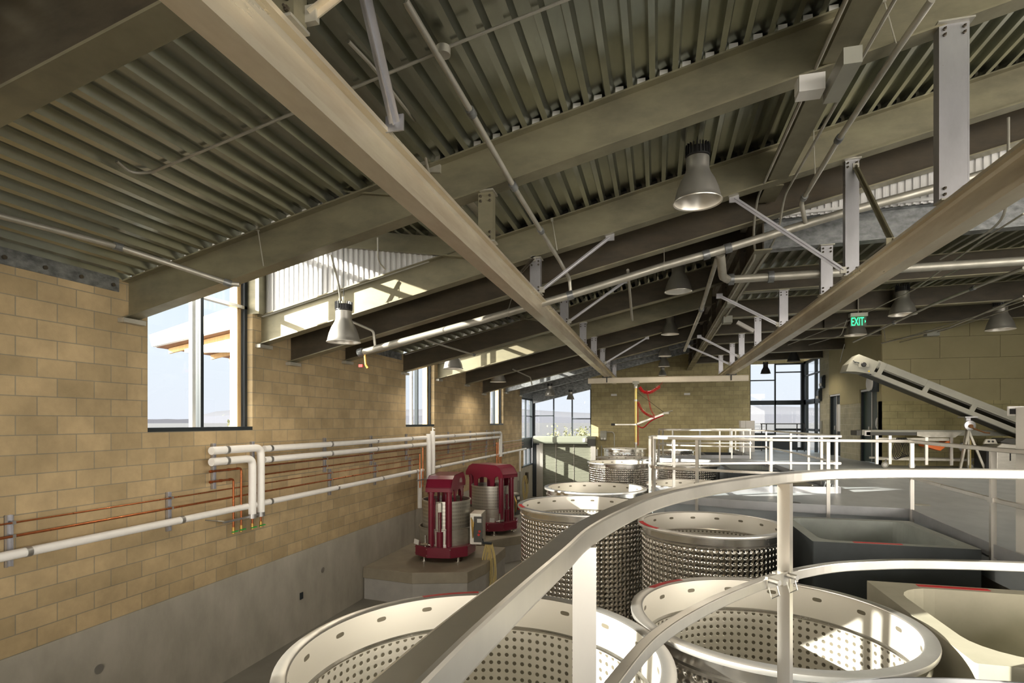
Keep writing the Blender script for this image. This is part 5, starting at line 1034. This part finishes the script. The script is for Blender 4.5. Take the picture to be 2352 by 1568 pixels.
# ------------------------------------------------------------------ outside: ground, hills, trees, neighbour roof
struct('ground_outside', MB().box((-3000, -400, -9.2), (XW - .6, 6000, -9)).box((XW - .6, YB + .6, -9.2), (3000, 6000, -9)), m_ground, label='dry ground sloping away outside', cat='ground')
def ridge(y0, x0, x1, base, amp, seed, mat, label):
    random.seed(seed); n = 90; h = []
    ph = [(random.uniform(.6, 5), random.uniform(0, 6.28), random.uniform(.3, 1)) for _ in range(9)]
    for i in range(n + 1):
        u = i / n; h.append(base + amp * sum(a * math.sin(f * 6.28 * u + p) / (1 + f * .5) for f, p, a in ph))
    vs = []; 
    for i in range(n + 1):
        x = x0 + (x1 - x0) * i / n; vs += [(x, y0, -60), (x, y0 + 20, max(0, h[i] * .45)), (x, y0 + 300, h[i]), (x, y0 + 700, -60)]
    struct('hill_%s' % ('far' if seed == 4 else 'near'), MB().add(vs, [(4 * i + k, 4 * i + 4 + k, 4 * i + 5 + k, 4 * i + 1 + k) for i in range(n) for k in range(3)], True), mat, label=label, cat='hill')
ridge(4200, -4200, 5600, 105, 34, 4, m_hill, 'hazy mountain ridge far behind the end windows')
def sidehill():
    random.seed(9); n = 40; vs = []
    for i in range(n + 1):
        y = 300 + 5500 * i / n; hh = 34 + 7 * math.sin(i * .7) + 4 * math.sin(i * 1.9); vs += [(-5200, y, -60), (-5300, y, hh), (-5900, y, -60)]
    struct('hill_side', MB().add(vs, [(3 * i + k, 3 * i + 3 + k, 3 * i + 4 + k, 3 * i + 1 + k) for i in range(n) for k in range(2)], True), m_hill2, label='low hazy hill line outside the left windows', cat='hill')
sidehill()
def tree(x, y, z0, h, r, seed, label, n=340):
    random.seed(seed); t = thing('tree', (x, y, z0), label, 'tree', 'trees outside the end windows')
    m = MB().tube([(x, y, z0), (x + .1, y, z0 + h * .5), (x - .1, y, z0 + h * .85)], .12, 7)
    for k in range(7): a = random.uniform(0, 6.28); m.tube([(x, y, z0 + h * random.uniform(.4, .6)), (x + r * .8 * math.cos(a), y + r * .5 * math.sin(a), z0 + h * random.uniform(.75, .98))], .04, 5)
    m.build('trunk', m_bark, t); m = MB()
    cl = [(random.gauss(0, .5), random.gauss(0, .4), random.uniform(.55, 1)) for _ in range(9)]
    for k in range(n):
        cx, cy, cz = random.choice(cl); p = Vector((x + r * (cx + random.gauss(0, .22)), y + r * (cy + random.gauss(0, .22)), z0 + h * (cz + random.gauss(0, .05)))); s_ = random.uniform(.10, .2)
        d1 = Vector((random.gauss(0, 1), random.gauss(0, 1), random.gauss(0, 1))).normalized() * s_; d2 = d1.cross(Vector((random.gauss(0, 1), random.gauss(0, 1), random.gauss(0, 1)))).normalized() * s_ * .7
        m.add([p - d1, p + d2, p + d1, p - d2], [(0, 1, 2, 3)])
    m.build('foliage', m_leaf, t)
for k, (u, vt, Y, r, lab) in enumerate(((1262, 984, 62, 1.4, 'spindly tree outside, left of the corner window bars'), (1278, 992, 72, 1.1, 'small tree just right of the first corner window bar'), (1290, 993, 84, .8, 'small round tree in the middle corner pane'), (1308, 992, 92, .9, 'small tree before the second corner window bar'), (1328, 991, 80, 1.5, 'broad olive tree in the right corner pane'), (1346, 988, 70, 1.5, 'broad tree at the right edge of the corner window'), (1352, 994, 60, 1.0, 'low bush at the right edge of the corner window'))):
    p = by(u, vt, Y); tree(p.x, Y, -9, p.z + 9, r, 20 + k, lab)
p = by(534, 965, 26); tree(p.x, 26, -9, p.z + 9, 1.2, 41, 'thin twiggy tree beside the timber post in the near window', 160)
# neighbouring porch roof seen through the near window
sF = 25.7
def nb(u, v, Y=sF): p = by(u, v, Y); return (p.x, p.z)
t = thing('porch_roof', (by(450, 780, sF).x, sF, 3), 'white fascia and timber soffit of a neighbouring porch roof', 'roof')
a, b, c_, d = nb(345, 770), nb(352, 796), nb(580, 742), nb(580, 690)
MB().prismY([a, b, c_, d], sF - .1, sF + .2).build('fascia', m_fascia, t)
a, b, c_, d = nb(352, 790), nb(352, 797), nb(600, 735), nb(600, 728)
MB().prismY([a, b, c_, d], sF + .2, sF + 9).build('soffit', m_woodd, t)
m = MB()
for k in range(5):
    y = sF + .8 + k * 1.6; m.prismY([(nb(360, 796)[0], nb(360, 796)[1] - .3), (nb(600, 736)[0], nb(600, 736)[1] - .3), (nb(600, 736)[0], nb(600, 736)[1]), (nb(360, 796)[0], nb(360, 796)[1])], y, y + .15)
m.build('rafter', m_wood, t)
MB().prismY([nb(414, 800), nb(414, 808), nb(590, 806), nb(590, 760)], sF + .3, sF + .5).build('steel_bracket', m_fascia, t)
